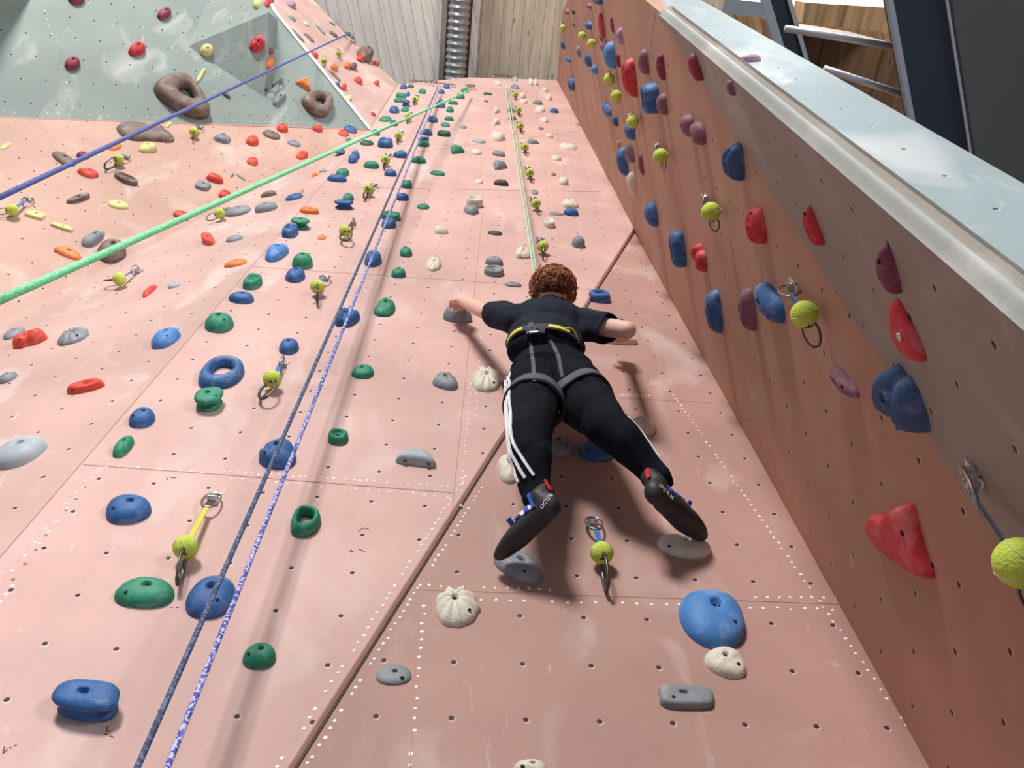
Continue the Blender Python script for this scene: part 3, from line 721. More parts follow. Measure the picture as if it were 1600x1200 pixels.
holds('F', '''
b D 1060 921 1164 1015 q=.55 ratio=1.0 #biggest light blue dome, low on the back wall beside the coral wall
C C 1100 1010 1165.5 1061 q=.55 #cream pitted hold touching the underside of the biggest light blue dome
S K 1028 1069 1115.5 1109 q=.45 ratio=.5 #grey block-shaped edge with three screw holes, below the cream pitted hold
S F 587.5 1038 643 1071 q=.3 #flat grey plate hold with three screw holes beside the diagonal groove
S F 771 855.5 849 912.5 rot=-40 ratio=.62 q=.45 #smooth grey oval foothold under the climber's left shoe
C F 1026 833 1111 874 q=.45 ratio=.5 #thin cream fan-shaped foothold under the climber's right shoe
S D 850 680 897.5 713 q=.6 #grey dome seen between the climber's legs
B D 904 686 960 722 q=.55 #blue dome half hidden behind the climber's right leg
C C 777 709 815 756 q=.6 ratio=1.2 #cream pitted hold showing beside the climber's left calf
C C 987.5 649 1025 681 q=.8 #cream hold with a deep pocket beside the climber's right thigh
B J 918 452 954 474 q=.8 ratio=.8 #blue doughnut-like hold beside the climber's head, on the groove
S F 952 495 974 501.5 q=.4
C F 939 522 997 539 q=.7 ratio=.55 #cream flat hold gripped by the climber's right hand
C S 679.5 916 751 980 q=.55 ratio=.95 #cream scallop-shell hold with ribs, under the seam near the groove
C D 803 1186 855 1216
''')
holds('M', '''
C S 737 573 783 613 q=.5 #cream ribbed shell partly hidden behind the climber's left hip
''')
holds('L', '''
b D 236 511 282.5 546 q=.7 #light blue two-hole dome beside the left seam, palest of the smooth ones
s F -15 681 74 734 q=.55 #large pale grey sloper cut by the left edge of the picture
S S 90 511 140 541 rot=15 #grey hold with three long grooves right of the big red one
o L 19.5 512 75 545 rot=-70 q=.9 #big red-orange jug hiding a grey hold at the left edge
S F 5 511 40 531
o V 105 591 164 616 rot=10 #orange-red slanting edge with chalk above it, alone on the left wall
o C 223 444.5 245 465.5
s D 262 440 282.5 451 q=.5
S C -2 581 28 600 rot=18
O F 350 404 386 418.5 rot=10
o V 314 362 336 384 rot=30
S F 353 367 381 379 rot=12
S F 351.5 320 392 339 rot=12
S F 398 315 434 333 q=.6
K C 407 297 433 309 rot=8
B F 446 301 474 314
O F 468 295.5 476 303
O T 487 269 498 277
S F 498 265 511 270
S F 0 462 13 483
G F 537 215 549 222
''')
holds('K', '''
r D 247 196 256 202
Y F 257 190 269 200
Y F 0 222 17 236
K F 81 236 118 261 rot=-35
r D 119 236 140 250
O F 168 221 190 236
Y C 216 221 245 240
o C 120 262 154 280 rot=-20
K W 178 268 216 291 rot=-15
K V 103 301 141 319 rot=-20
Y F 168 312 202 328
Y K 38 328 71 345
Y K 78 347 115 363
S C 127.5 358 163.5 387
K D 151 373 197 411 #brown rounded hold half covered by the bright green rope
O F 84 385 128 406 rot=-15 #flat orange hold left of the brown one under the green rope
o C 270 328 295 345
S C 334 207 361 225
S K 304 281 329 299
o D 322 270 349 287.5
S D 360 270 366 278
S F 369 271 384 284 rot=-30
o L 341 296 361 312
o D 384 211 404 229
K F 410.6 202.5 438 218.5 rot=-20
o D 432 192 450 208
o D 488 194 504 207
S F 449 218 470 230 rot=-10
o C 463 235 481 250
o C 385 245 403 260
o F 529 202 545 214
B F 537 195 558 209
''')
holds('G', '''
r D 106 -14 132 9
r D 247.5 8 265.5 34
r D 103 85 123 113
R D 200.6 64 227 89
Y F 307.5 105 320 130 rot=10
P D 346 143 360 154
O T 463 121 485 143 rot=-30
S C 426 143 446 166
R F 412 -6 428 12
''')
holds('V', '''
Y D 312 68 333 89
R C 390 54 414 82
''')
holds('W', '''
O F 416 88 429 108
P D 420 74 429 85
''')
holds('Y', '''
Y D 395 -3 409 14
''')
holds('U', '''
p D 449 0 462 14
S F 451 22 461 35
C F 472 33 483 41
S F 493 37 508 55 rot=-40
s F 514 31 524 39
K F 451 42 475 68 rot=-30
K F 474 51 491 67 rot=-30
K F 514 48 528 58
K D 558 70 583 98 #large brown half-dome at the edge of the wooden ceiling
o C 485 80 497 92
o D 558 84 568 97
O D 516 99 528 111
O D 537 96 548 108
K D 547 96 557 110
o D 584 94 593 103
o C 553 119 566 132
o D 584 125 593 134
K F 514 109 532 129 rot=-40
B D 521 128 531 138
o D 532 129 541 142
Y F 539 148 549 159
R F 579 175 587 182
''')
holds('R', '''
N L 1362 563 1469 676 q=1.1 #huge dark blue double-knob hold on the border with the grey strip
P D 1294.5 573 1344.5 621
B D 1177.5 440 1228 505 q=.6 #blue slab-like hold beside the quickdraw with the twisted carabiner
P D 1153 448 1183 517
B D 1102 451 1130 521
R L 1164 322 1199 380.5 rot=20
R L 1076 382.5 1108 422.5 rot=-30
B J 1045 357.5 1074 417.5 q=.9 #blue pocketed jug nearest the meeting point of the seams
B D 1006 314 1030 354
N L 1128 223 1164 283 q=1.0 #dark blue double knob above the upper right quickdraw
P D 1062 177 1086 214
P D 1077 188 1103.5 227
P D 997.5 240 1007 274
B J 1000 127 1032 178 q=1.0 #blue jug with a maroon hold pressed against it
P D 1025 145 1044 180
r D 1025 83 1040 126
''')
holds('Q', '''
r D 1074 82 1100 127
P D 1134 124 1150 150
R L 1254.5 321 1289 384 rot=20 #red double knob high on the grey-brown strip
m D 1368 380 1409 460 #maroon hold on the grey-brown strip above the long red one
''')
holds('E', '''
p F 1154 85 1189 97.5 q=.8 #mauve edge alone on the pale end face of the buttress
''')
holds('H', '''
P D 881 13 890 23
D D 893 13.5 899 23
D F 894 34 899 42
B D 876 63 883 77
B D 883 88 892 97
P D 916 4 925 14
N D 926 -8 942 7
B D 914 32 925 47
S D 900 71 908 90
B D 913 83 924.5 105
b D 923 100 934 116
B D 887 120 902 143
R F 934 19.5 945.5 60
m F 953 24 960 52
D F 936 52 943 65
P C 937 64 950 81
p D 963 43 974 71
b D 942.5 64 963.5 107 #large pale blue dome high on the upper right wall
r D 962 83 970 106
R L 971 90 996 151.5 ratio=1.6 #bright red peanut-shaped hold high on the upper right wall
P D 997 76 1014.5 117
B F 940 159 956 182
N D 956 179 966.5 198
B D 975.5 192 993 219
p D 964 219 970 234
B D 963 229 982.5 275
P C 976 224 992 255
C D 979 268 994 306 #cream hold beside the upright fold, only cream one on the upper right wall
''')
# ------------------------------------------------------------------ quickdraws with tennis balls
MT['alu'] = mat('worn_carabiner_metal', (.30, .31, .31), .3, metal=.85)
MT['bar'] = mat('dark_carabiner_metal', (.10, .105, .10), .35, metal=.8)
MT['ballm'] = mat('tennis_ball_felt', (.56, .68, .10), .95, var=.10, scale=40, bump=.9, bscale=240, spec=.1)
MT['ballseam'] = mat('tennis_ball_seam', (.62, .66, .45), .8)
MT['slit'] = mat('cut_slit', (.02, .02, .012), .9)
SL = {'y': mat('yellow_webbing', (.62, .52, .06), .8, var=.2, scale=300), 'b': mat('blue_webbing', (.03, .16, .42), .8, var=.2, scale=300), 'k': mat('dark_webbing', (.05, .06, .08), .8, var=.2, scale=300)}
def carabiner_mesh(L, W, r=.0048, seg=8):
    """D-shaped carabiner in the xy plane: rounded ends, straight spine and a thinner gate"""
    P = []
    for k in range(28):
        th = 2 * math.pi * k / 28; c, s = math.cos(th), math.sin(th)
        x = W / 2 * (abs(c) ** .75) * (1 if c > 0 else -1) * (1.0 - .28 * (s < 0) * abs(s)); y = L / 2 * (abs(s) ** .8) * (1 if s > 0 else -1)
        P.append((x, y, 0))
    mb = MB(); mb.tube(P, [r * (.72 if 24 <= k or k <= 4 else 1) for k in range(28)], seg, closed=True)
    mb.tube([(W / 2 * .93, L * .22, .0), (W / 2 * .98, L * .02, 0), (W / 2 * .8, -L * .26, 0)], r * .55, 6)
    return mb
def basis(o, y, z):                                    # matrix with the given y axis, z as near as possible
    y = nrm(y); x = nrm(np.cross(y, z)); z = np.cross(x, y)
    return Matrix(((x[0], y[0], z[0], o[0]), (x[1], y[1], z[1], o[1]), (x[2], y[2], z[2], o[2]), (0, 0, 0, 1)))
_cm = carabiner_mesh(.095, .056).build('lower_carabiner', MT['bar']); LOWC = _cm.data; bpy.data.objects.remove(_cm)
_cm = carabiner_mesh(.088, .05, .0044).build('upper_carabiner', MT['alu']); UPC = _cm.data; bpy.data.objects.remove(_cm)
mb = MB(); mb.box((0, 0, .002), ((.014, 0, 0), (0, .026, 0), (0, 0, .002))); mb.box((0, -.022, .014), ((.014, 0, 0), (0, .0018, 0), (0, 0, .013)))
mb.tube([(0, .008, .003), (0, .008, .013)], .0085, 6); mb.tube([(0, .008, .003), (0, .008, .019)], .0048, 8); mb.tube([(.014 * math.cos(t), -.026 + .0, .012 + .011 * math.sin(t)) for t in np.linspace(0, 6.28, 13)[:-1]], .0035, 6, closed=True)
_h = mb.build('bolt_hanger', MT['hanger'], None, False); HANG = _h.data; bpy.data.objects.remove(_h)
mb = MB(); mb.ball((0, 0, 0), .033, 0, 26, 18)
sp = []
for k in range(64):
    t = 2 * math.pi * k / 64; a, b_ = .75, .25
    x = a * math.cos(t) + b_ * math.cos(3 * t); y = a * math.sin(t) - b_ * math.sin(3 * t); z = 2 * math.sqrt(a * b_) * math.sin(2 * t) * .98
    sp.append(nrm((x, y, z)) * .0331)
mb.tube(sp, .0011, 6, 1, closed=True); mb.box((0, -.030, .008), ((.0012, 0, 0), (0, .004, .001), (0, -.002, .011)), 2); mb.box((0, -.030, .008), ((.009, 0, 0), (0, .004, .001), (0, 0, .0012)), 2)
_b = mb.build('tennis_ball', [MT['ballm'], MT['ballseam'], MT['slit']]); BALL = _b.data; bpy.data.objects.remove(_b)
_bc = BALL.copy(); 
QDS = []
def inst(name, me, par, M, sc_=1.0):
    o = bpy.data.objects.new(name, me); link(o, par); o.matrix_world = M @ Matrix.Scale(sc_, 4); return o
def quickdraw(pk, hx, hy, bx, by, lx, ly, sling='b', s=1.0, label=None, ball=True, twist=0.0):
    pl = PL[pk]; H = pl.ray(hx, hy); n = pl.n
    def off(px, py, o): r = ray(px, py); return CAM + r * (pl.d - o) / (pl.N @ r)
    Bp = off(bx, by, .045 * s); Lp = off(lx, ly, .035 * s)
    e = empty('quickdraw', H); e.rotation_euler = (0, 0, 0); bpy.context.view_layer.update()
    def P(name, me, M, k=1.0):
        o = bpy.data.objects.new(name, me); COL.objects.link(o); o.parent = e; o.matrix_parent_inverse = Matrix.Translation(-Vector(H)); o.matrix_world = M @ Matrix.Scale(k, 4)
        o.matrix_parent_inverse = Matrix.Identity(4); o.matrix_basis = Matrix.Translation(-Vector(H)) @ M @ Matrix.Scale(k, 4); return o
    P('bolt_hanger', HANG, pl.mat(H), s)
    d = nrm(Bp - H); L = np.linalg.norm(Bp - H)
    ck = s * min(1.0, max(.5, L / .16))
    uc = H + n * .016 * s + d * .040 * ck; P('upper_carabiner', UPC, basis(uc, -d, np.cross(d, n) if twist else n), ck)
    d2 = nrm(Lp - Bp); L2 = np.linalg.norm(Lp - Bp); lk = s * min(1.25, max(.45, (L2 - .012) / .085))
    lc = Bp + d2 * (.0475 * lk + .018 * s); P('lower_carabiner', LOWC, basis(lc, -d2, np.cross(d2, n) * math.cos(twist) + n * math.sin(twist) if True else n), lk)
    a = uc + d * .036 * ck; b = lc - d2 * .038 * lk; mb = MB()
    if ball:
        for p, q in ((a, Bp), (Bp, b)):
            t = nrm(q - p); sd = nrm(np.cross(t, n)); mb.box((p + q) / 2 - H, ((q - p) / 2, sd * .0075 * s, np.cross(t, sd) * .0016 * s))
    else:
        t = nrm(b - a); sd = nrm(np.cross(t, n)); mb.box((a + b) / 2 - H, ((b - a) / 2, sd * .0075 * s, np.cross(t, sd) * .0016 * s))
    mb.build('sling', SL[sling], e, False)
    if ball: P('tennis_ball', BALL, basis(Bp, -d2, nrm(Bp - CAM) * -1), s)
    QDS.append(dict(o=e, pk=pk, c=(bx, by), label=label, ball=ball))
    return e
quickdraw('M', 336, 779, 290, 855, 279, 902, 'y', 1, 'quickdraw on a long yellow sling above the green oval and big blue holds')
quickdraw('F', 925, 816, 940.5, 864, 951, 926, 'b', 1, "quickdraw with tennis ball hanging between the climber's feet")
quickdraw('M', 444, 569, 425, 592, 414, 618, 'b', 1, 'quickdraw with tennis ball right of the blue ring hold', twist=1.1)
quickdraw('M', 510, 436, 496, 448, 495, 473, 'b', 1, 'quickdraw with tennis ball right of the large green ball-like hold')
quickdraw('M', 553, 350, 539, 361, 543, 380, 'k', 1, 'quickdraw with tennis ball above and left of the round blue hold crossed by rope', twist=1.2)
quickdraw('M', 586, 291, 576, 296, 567, 308, 'b', 1)
quickdraw('M', 608, 244, 602.5, 250, 599, 260, 'b', 1)
quickdraw('M', 627, 208, 622.5, 212, 621, 219, 'k', 1)
quickdraw('M', 641, 178, 638, 182, 636, 188, 'k', 1)
quickdraw('M', 652, 151, 649, 155, 646, 161, 'k', 1)
quickdraw('M', 843, 376, 848, 385, 849, 397, 'b', 1, "tennis-ball quickdraw beside the rope, nearest above the climber's head")
quickdraw('M', 832, 312, 837, 318, 841, 327, 'k', 1)
quickdraw('M', 824, 264, 827.5, 270, 830, 278, 'k', 1)
quickdraw('M', 818, 226, 820, 230, 822, 238, 'k', 1)
quickdraw('M', 811, 193, 813, 197, 815, 203, 'k', 1)
quickdraw('M', 808, 169, 810, 172, 812, 177, 'k', 1)
quickdraw('M', 803, 144, 805, 148, 806, 153, 'k', 1)
quickdraw('L', 218, 425, 186.5, 436, 168, 438, 'b', 1, 'quickdraw lying across the left wall below the green rope', twist=1.2)
quickdraw('L', 356, 329, 343.5, 333.5, 326, 341, 'k', 1)
quickdraw('K', 48, 313, 19, 328, -3, 331, 'b', 1, 'quickdraw at the left edge under the dark blue rope')
quickdraw('K', 200, 247, 185, 249, 166, 259, 'b', 1)
quickdraw('K', 314, 200, 303, 206, 301, 215, 'k', 1)
quickdraw('G', 440, 126, 430, 132, 417, 139, 'k', 1, 'bare quickdraw without a ball on the grey overhang', ball=False)
quickdraw('U', 506, 91, 506, 95, 508, 102, 'k', .9)
quickdraw('U', 529, 79, 529, 83, 532, 89, 'k', .9)
quickdraw('R', 1240, 444, 1257, 491, 1273, 534, 'b', 1, 'quickdraw beside the blue slab-like hold, large ball and open carabiner', twist=-.6)
quickdraw('R', 1105, 309, 1111, 331, 1118, 356, 'k', 1, 'quickdraw on the coral wall under the dark blue double knob')
quickdraw('R', 1030, 228, 1032, 244, 1037, 259, 'k', 1, 'quickdraw with ball under the blue jug and maroon hold')
quickdraw('H', 987, 181, 989, 190, 992, 199, 'k', 1)
quickdraw('H', 960, 143, 963, 150, 966, 158, 'k', 1)
quickdraw('H', 951, 118, 952, 124, 953, 131, 'k', 1)
quickdraw('H', 923, 64, 924.5, 68, 926, 74, 'k', .9)
quickdraw('H', 908, 52, 909.5, 56, 911, 62, 'k', .9)
quickdraw('H', 877, 38, 879, 43, 881, 49, 'k', .9)
quickdraw('Q', 1524, 738, 1594, 880, 1640, 960, 'k', 1, 'biggest quickdraw, cut by the right edge, on the grey-brown strip')

# ------------------------------------------------------------------ ropes and top anchors
def rope_mat(name, c1, c2, fr=130.0):
    m = bpy.data.materials.new(name); m.use_nodes = True; nt = m.node_tree; b = nt.nodes['Principled BSDF']; b.inputs['Roughness'].default_value = .8
    tc = nt.nodes.new('ShaderNodeTexCoord'); ck = nt.nodes.new('ShaderNodeTexVoronoi'); ck.inputs['Scale'].default_value = fr
    nt.links.new(tc.outputs['Object'], ck.inputs['Vector']); sp = nt.nodes.new('ShaderNodeSeparateColor'); nt.links.new(ck.outputs['Color'], sp.inputs[0])
    r = nt.nodes.new('ShaderNodeValToRGB'); r.color_ramp.interpolation = 'CONSTANT'; r.color_ramp.elements[0].color = (*c1, 1); r.color_ramp.elements[1].color = (*c2, 1); r.color_ramp.elements[1].position = .58
    nt.links.new(sp.outputs[0], r.inputs[0]); nt.links.new(r.outputs[0], b.inputs['Base Color']); return m
def rope(P, r, m, label, group=None, n=40, sag=0.0, name='climbing_rope'):
    Q = []
    for (p, q) in zip(P[:-1], P[1:]):
        for k in range(n): f = k / n; Q.append(A(p) * (1 - f) + A(q) * f + A([0, 0, -sag * 4 * f * (1 - f)]))
    Q.append(A(P[-1])); mb = MB(); mb.tube(Q, r, 8); return tag(mb.build(name, m), label, 'rope', group)
rp = hall(684, 136, .10); ext_ = lambda p, q, z: line_at(p, q, z)
a = hall(215, 1198, .24); rope([ext_(rp, a, .35), rp], .0062, rope_mat('dark_blue_rope', (.03, .055, .13), (.12, .15, .25), 210), 'darker left strand of the two blue ropes hanging down the wall')
rp2 = hall(688, 136, .08); a = hall(262, 1198, .20); rope([ext_(rp2, a, .35), rp2], .0062, rope_mat('violet_blue_rope', (.06, .09, .42), (.50, .50, .72), 210), 'paler violet-blue right strand of the two ropes hanging down the wall')
def at_depth(px, py, z): return CAM + BM @ (A([(px - 800) / F_PX, (py - 600) / F_PX, 1.0]) * z)
gtop = hall(735, 141, .08); gl = at_depth(-30, 482, 1.55)
rope([gl, gtop], .0088, rope_mat('bright_green_rope', (.16, .60, .28), (.30, .78, .42), 260), 'bright green rope crossing the left wall diagonally')
ub = PL['U'].ray(543, 58) + PL['U'].n * .06; bl = at_depth(-30, 322, 2.1)
rope([bl, ub], .0078, rope_mat('indigo_rope', (.06, .08, .26), (.11, .14, .40), 260), 'dark blue rope crossing the grey overhang at upper left')
ct = hall(788, 124, .10); cb = hall(836, 436, .22)
gm_ = rope_mat('pale_green_rope', (.34, .50, .32), (.52, .68, .50), 260)
rope([cb + A([0, .06, -.45]), cb, ct], .0062, gm_, "pale green rope running up the wall from the climber")
rope([cb + A([.012, .06, -.40]), cb + A([.014, .004, 0]), ct + A([.03, 0, 0])], .0045, gm_, "thinner second strand beside the climber's pale green rope")
def anchor(px, py, pk, label, w_=.30):
    pl = PL[pk]; P = pl.ray(px, py); e = empty('top_anchor', P, None)
    def part(nm, f, m):
        mb = MB(); f(mb); mb.build(nm, m, e, True)
    ax, up, n = pl.x, pl.up, pl.n
    part('chain', lambda mb: [mb.tube([ax * (k * .035 - w_ / 2) + (ax * .02 * math.cos(t) + (n if k % 2 else up) * .011 * math.sin(t)) + n * .03 for t in np.linspace(0, 6.28, 11)[:-1]], .004, 6, closed=True) for k in range(int(w_ / .035) + 1)], MT['bar'])
    part('bolt_plate', lambda mb: [mb.box(ax * s * w_ / 2 + n * .006, (ax * .02, up * .03, n * .006)) for s in (-1, 1)], MT['hanger'])
    part('carabiner', lambda mb: [mb.tube([ax * (s * .03 + .028 * math.cos(t)) - up * (.05 + .05 * math.sin(t)) + n * .05 for t in np.linspace(0, 6.28, 17)[:-1]], .0055, 6, closed=True) for s in (-1, 1)], MT['alu'])
    return tag(e, label, 'anchor')
anchor(676, 133, 'M', 'chained top anchor holding the two blue ropes', .5)
anchor(787, 122, 'M', "dark top anchor holding the climber's pale green rope", .26)
anchor(735, 139, 'M', 'small top anchor at the far end of the bright green rope', .08)
anchor(545, 60, 'U', 'small anchor under the ceiling holding the dark blue rope', .12)
# ------------------------------------------------------------------ the climber
MT['skin'] = mat('skin', (.74, .44, .35), .55, var=.06, scale=6)
MT['hair'] = mat('red_brown_hair', (.30, .10, .036), .5, var=.45, scale=30, spec=.45)
MT['scalp'] = mat('hair_shadow', (.075, .028, .014), .8)
MT['shirt'] = mat('black_shirt_cloth', (.010, .015, .026), .85, var=.15, scale=12, bump=.3, bscale=300, spec=.2)
MT['trousers'] = mat('black_track_trousers', (.007, .009, .014), .88, var=.2, scale=10, spec=.10)
MT['stripe'] = mat('white_stripe', (.80, .82, .84), .6)
MT['web'] = mat('charcoal_harness_web', (.075, .085, .095), .75)
MT['web2'] = mat('black_harness_web', (.02, .024, .03), .7)
MT['yel'] = mat('yellow_harness_trim', (.74, .62, .06), .6)
MT['gearloop'] = mat('tan_gear_loop', (.50, .34, .12), .5)
MT['rubber'] = mat('black_shoe_rubber', (.022, .023, .024), .55, var=.2, scale=20, bump=.3, bscale=120)
MT['shoe_w'] = mat('white_shoe_leather', (.70, .70, .68), .6); MT['shoe_b'] = mat('blue_shoe_strap', (.02, .09, .45), .6); MT['shoe_r'] = mat('red_pull_tab', (.62, .02, .03), .6)
MT['eye'] = mat('eye_white', (.85, .83, .8), .3); MT['iris'] = mat('iris', (.10, .07, .04), .3); MT['lip_s'] = mat('lips', (.55, .22, .19), .5)
H_ = hall
def frame(x, up): x = nrm(x); z = nrm(np.cross(x, up)); return x, z, np.cross(z, x)
def union(name, fill, voxel, smooth, m, parent=None, wrinkle=None, factor=.6):
    mb = MB(); fill(mb); o = mb.build(name + '_raw', m); md = o.modifiers.new('r', 'REMESH'); md.mode = 'VOXEL'; md.voxel_size = voxel; md.use_smooth_shade = True
    sm = o.modifiers.new('s', 'SMOOTH'); sm.iterations = smooth; sm.factor = factor
    dg = bpy.context.evaluated_depsgraph_get(); me = bpy.data.meshes.new_from_object(o.evaluated_get(dg)); bpy.data.objects.remove(o)
    if wrinkle:
        me.calc_loop_triangles(); co = np.empty(len(me.vertices) * 3); me.vertices.foreach_get('co', co); co = co.reshape(-1, 3); no = np.empty(len(me.vertices) * 3); me.vertices.foreach_get('normal', no); no = no.reshape(-1, 3)
        co += no * wrinkle(co)[:, None]; me.vertices.foreach_set('co', co.ravel())
    me.name = name; me.materials.clear(); me.materials.append(m); me.polygons.foreach_set('use_smooth', [True] * len(me.polygons)); me.update()
    return link(bpy.data.objects.new(name, me), parent)
def limb(mb, P, R, flat=None, fdir=None):
    """chain of overlapping balls; flat squeezes them along fdir"""
    P = [A(p, float) for p in P]
    for a, b, ra, rb in zip(P[:-1], P[1:], R[:-1], R[1:]):
        n = max(2, int(np.linalg.norm(b - a) / (min(ra, rb) * .35)))
        for k in range(n + 1):
            f = k / n; r = ra + (rb - ra) * f; ax = np.eye(3) * r
            if flat: d = nrm(fdir); ax = (np.eye(3) - np.outer(d, d) * (1 - flat)) * r
            mb.ball(a + (b - a) * f, ax, nu=12, nv=8)
body_root = H_(862, 590, .27)
pel = H_(864, 583, .24); waist = H_(852, 540, .27); chest = H_(856, 508, .29); neck0 = H_(862, 484, .31); headc = H_(864, 455, .335)
shL = H_(806, 497, .29); shR = H_(906, 505, .30)
elL = H_(757, 487, .22); wrL = H_(722, 470, .135); elR = H_(980, 516, .36); wrR = H_(972, 520, .15)
hipL = H_(834, 604, .24); hipR = H_(896, 602, .24); knL = H_(826, 683, .27); knR = H_(948, 668, .27); anL = H_(838, 764, .205); anR = H_(1018, 738, .205)
X_, Zb, Up = frame(shR - shL, chest - pel)          # body axes: right, back normal, up
bk = -Zb if (-Zb)[1] < 0 else Zb                    # points away from the wall
fr = -bk
def fill_body(mb):
    # head: skull, jaw, nose, ears
    hu = nrm(headc - neck0 + A([0, .12, .10])); hx, _, hu = frame(X_, hu); hf = np.cross(hu, hx); hf = hf if hf[1] > 0 else -hf
    mb.ball(headc, A([hx * .072, hf * .088, hu * .088])); mb.ball(headc + hf * .035 - hu * .045, A([hx * .054, hf * .052, hu * .052]))
    mb.ball(headc + hf * .062 - hu * .085, A([hx * .026, hf * .02, hu * .018]))
    limb(mb, [headc + hf * .085 + hu * .0, headc + hf * .102 - hu * .028], [.008, .013])
    for s in (-1, 1): mb.ball(headc + hx * s * .076 - hu * .012, A([hx * .008, hf * .018, hu * .028])); mb.ball(headc + hx * s * .082 - hu * .010 + hf * -.006, A([hx * .006, hf * .014, hu * .022]))
    limb(mb, [neck0 - hu * .01, headc - hu * .03 - hf * .01], [.048, .044])
    # trunk and legs under the clothes
    mb.ball(chest + fr * .01, A([X_ * .125, bk * .075, Up * .11])); mb.ball(waist, A([X_ * .10, bk * .065, Up * .10])); mb.ball(pel, A([X_ * .115, bk * .075, Up * .08]))
    limb(mb, [neck0, shL], [.045, .042]); limb(mb, [neck0, shR], [.045, .042])
    for h, k, a in ((hipL, knL, anL), (hipR, knR, anR)): limb(mb, [h, k], [.068, .045]); limb(mb, [k, (k * .6 + a * .4) + bk * .008, a], [.044, .046, .03])
    # arms
    limb(mb, [shL, shL * .45 + elL * .55, elL], [.040, .037, .033]); limb(mb, [elL, elL * .62 + wrL * .38, wrL], [.033, .032, .0225])
    limb(mb, [shR, shR * .45 + elR * .55, elR], [.042, .038, .034]); limb(mb, [elR, elR * .62 + wrR * .38, wrR], [.034, .034, .0235])
    for w_, tip, side in ((wrL, H_(711, 474, .075), -1), (wrR, H_(966, 524, .060), 1)):
        # palm then five separate fingers curled over the hold
        d = nrm(tip - w_); sx = nrm(np.cross(d, [0, 1, 0])); sx = sx if sx[0] * side > 0 else -sx
        sx = nrm(A([1, 0, 0]) - d * d[0]); nz = np.cross(d, sx); nz = nz if nz[2] > 0 else -nz
        pc = w_ + d * .042
        for k in range(5):
            o = (k - 2) * .0155; mb.ball(w_ + d * .014 + sx * o * .7, A([sx * .013, d * .018, nz * .013])); mb.ball(pc + sx * o, A([sx * .012, d * .030, nz * .0125]))
        for k, L in enumerate((.052, .062, .066, .058)):
            o = (k - 1.5) * .0195 * (1 if side < 0 else -1)
            b = w_ + d * .066 + sx * o; m1 = b + d * L * .42 + nz * .006; m2 = m1 + d * L * .20 - nz * L * .26 + fr * .004; m3 = m2 - nz * L * .32 - d * L * .05
            limb(mb, [b - d * .008, m1, m2, m3], [.0095, .0088, .0082, .0072])
        tb = w_ + d * .026 + sx * .028 * (1 if side < 0 else -1); limb(mb, [tb, tb + sx * .022 * (1 if side < 0 else -1) + d * .018 - nz * .008, tb + sx * .026 * (1 if side < 0 else -1) + d * .042 - nz * .020], [.012, .0105, .0085])
person = union('person', fill_body, .0046, 4, MT['skin'])
tag(person, "red-haired climber in black t-shirt and striped track trousers, seen from below on the wall", 'person')
hu = nrm(headc - neck0 + A([0, .12, .10])); hx, _, hu = frame(X_, hu); hf = np.cross(hu, hx); hf = hf if hf[1] > 0 else -hf
for s in (-1, 1):
    mb = MB(); ec = headc + hf * .078 + hx * s * .03 + hu * .004; mb.ball(ec, .0125); mb.ball(ec + hf * .0085, .0062, 1); mb.build('eye', [MT['eye'], MT['iris']], person)
    mb = MB(); mb.tube([headc + hf * (.086 - .006 * abs(t)) + hx * (s * .03 + .016 * t) + hu * (.026 - .004 * t * t) for t in (-1, 0, 1)], .003, 6); mb.build('eyebrow', MT['hair'], person)
mb = MB(); mb.tube([headc + hf * (.089 - .010 * t * t) + hx * .022 * t - hu * (.054 + .002 * t * t) for t in np.linspace(-1, 1, 7)], [.002, .0042, .005, .0042, .005, .0042, .002], 8); mb.build('mouth', MT['lip_s'], person)
# hair: cap of curls over the back and top of the head
rnd = random.Random(4)
mb = MB()
mb.ball(headc + hu * .012 - hf * .010, A([hx * .084, hf * .088, hu * .088]), 1, 24, 16)
mb.ball(headc - hu * .064 - hf * .030, A([hx * .066, hf * .058, hu * .062]), 1, 20, 14); NAPE = headc - hu * .064 - hf * .030
for k in range(640):
    while True:
        v = nrm([rnd.gauss(0, 1) for _ in range(3)])
        if (k < 430 and v[1] < .62 and v[2] > -.72) or (k >= 430 and v[1] < .1): break
    d = v[0] * hx + v[1] * hf + v[2] * hu; p = headc + hu * .012 - hf * .010 + v[0] * hx * .084 + v[1] * hf * .088 + v[2] * hu * .09
    if k >= 430: p = NAPE + v[0] * hx * .068 + v[1] * hf * .060 + v[2] * hu * .064
    t1 = nrm(np.cross(d, [rnd.uniform(-1, 1), rnd.uniform(-1, 1), rnd.uniform(-1, 1)])); t2 = np.cross(d, t1); rr = rnd.uniform(.006, .012); ln = rnd.uniform(.008, .022) * (1.5 if v[2] > .4 else 1.0); tw = rnd.uniform(1.3, 2.4); sl = rnd.uniform(-.02, .02)
    P = [p + d * (ln * f - .004) + t1 * (rr * math.cos(tw * 6.28 * f) + sl * f) + t2 * rr * math.sin(tw * 6.28 * f) for f in np.linspace(0, 1, 11)]
    mb.tube(P, [.0034 * (1 - .6 * f) + .0006 for f in np.linspace(0, 1, 11)], 5)
mb.build('hair', [MT['hair'], MT['scalp']], person)
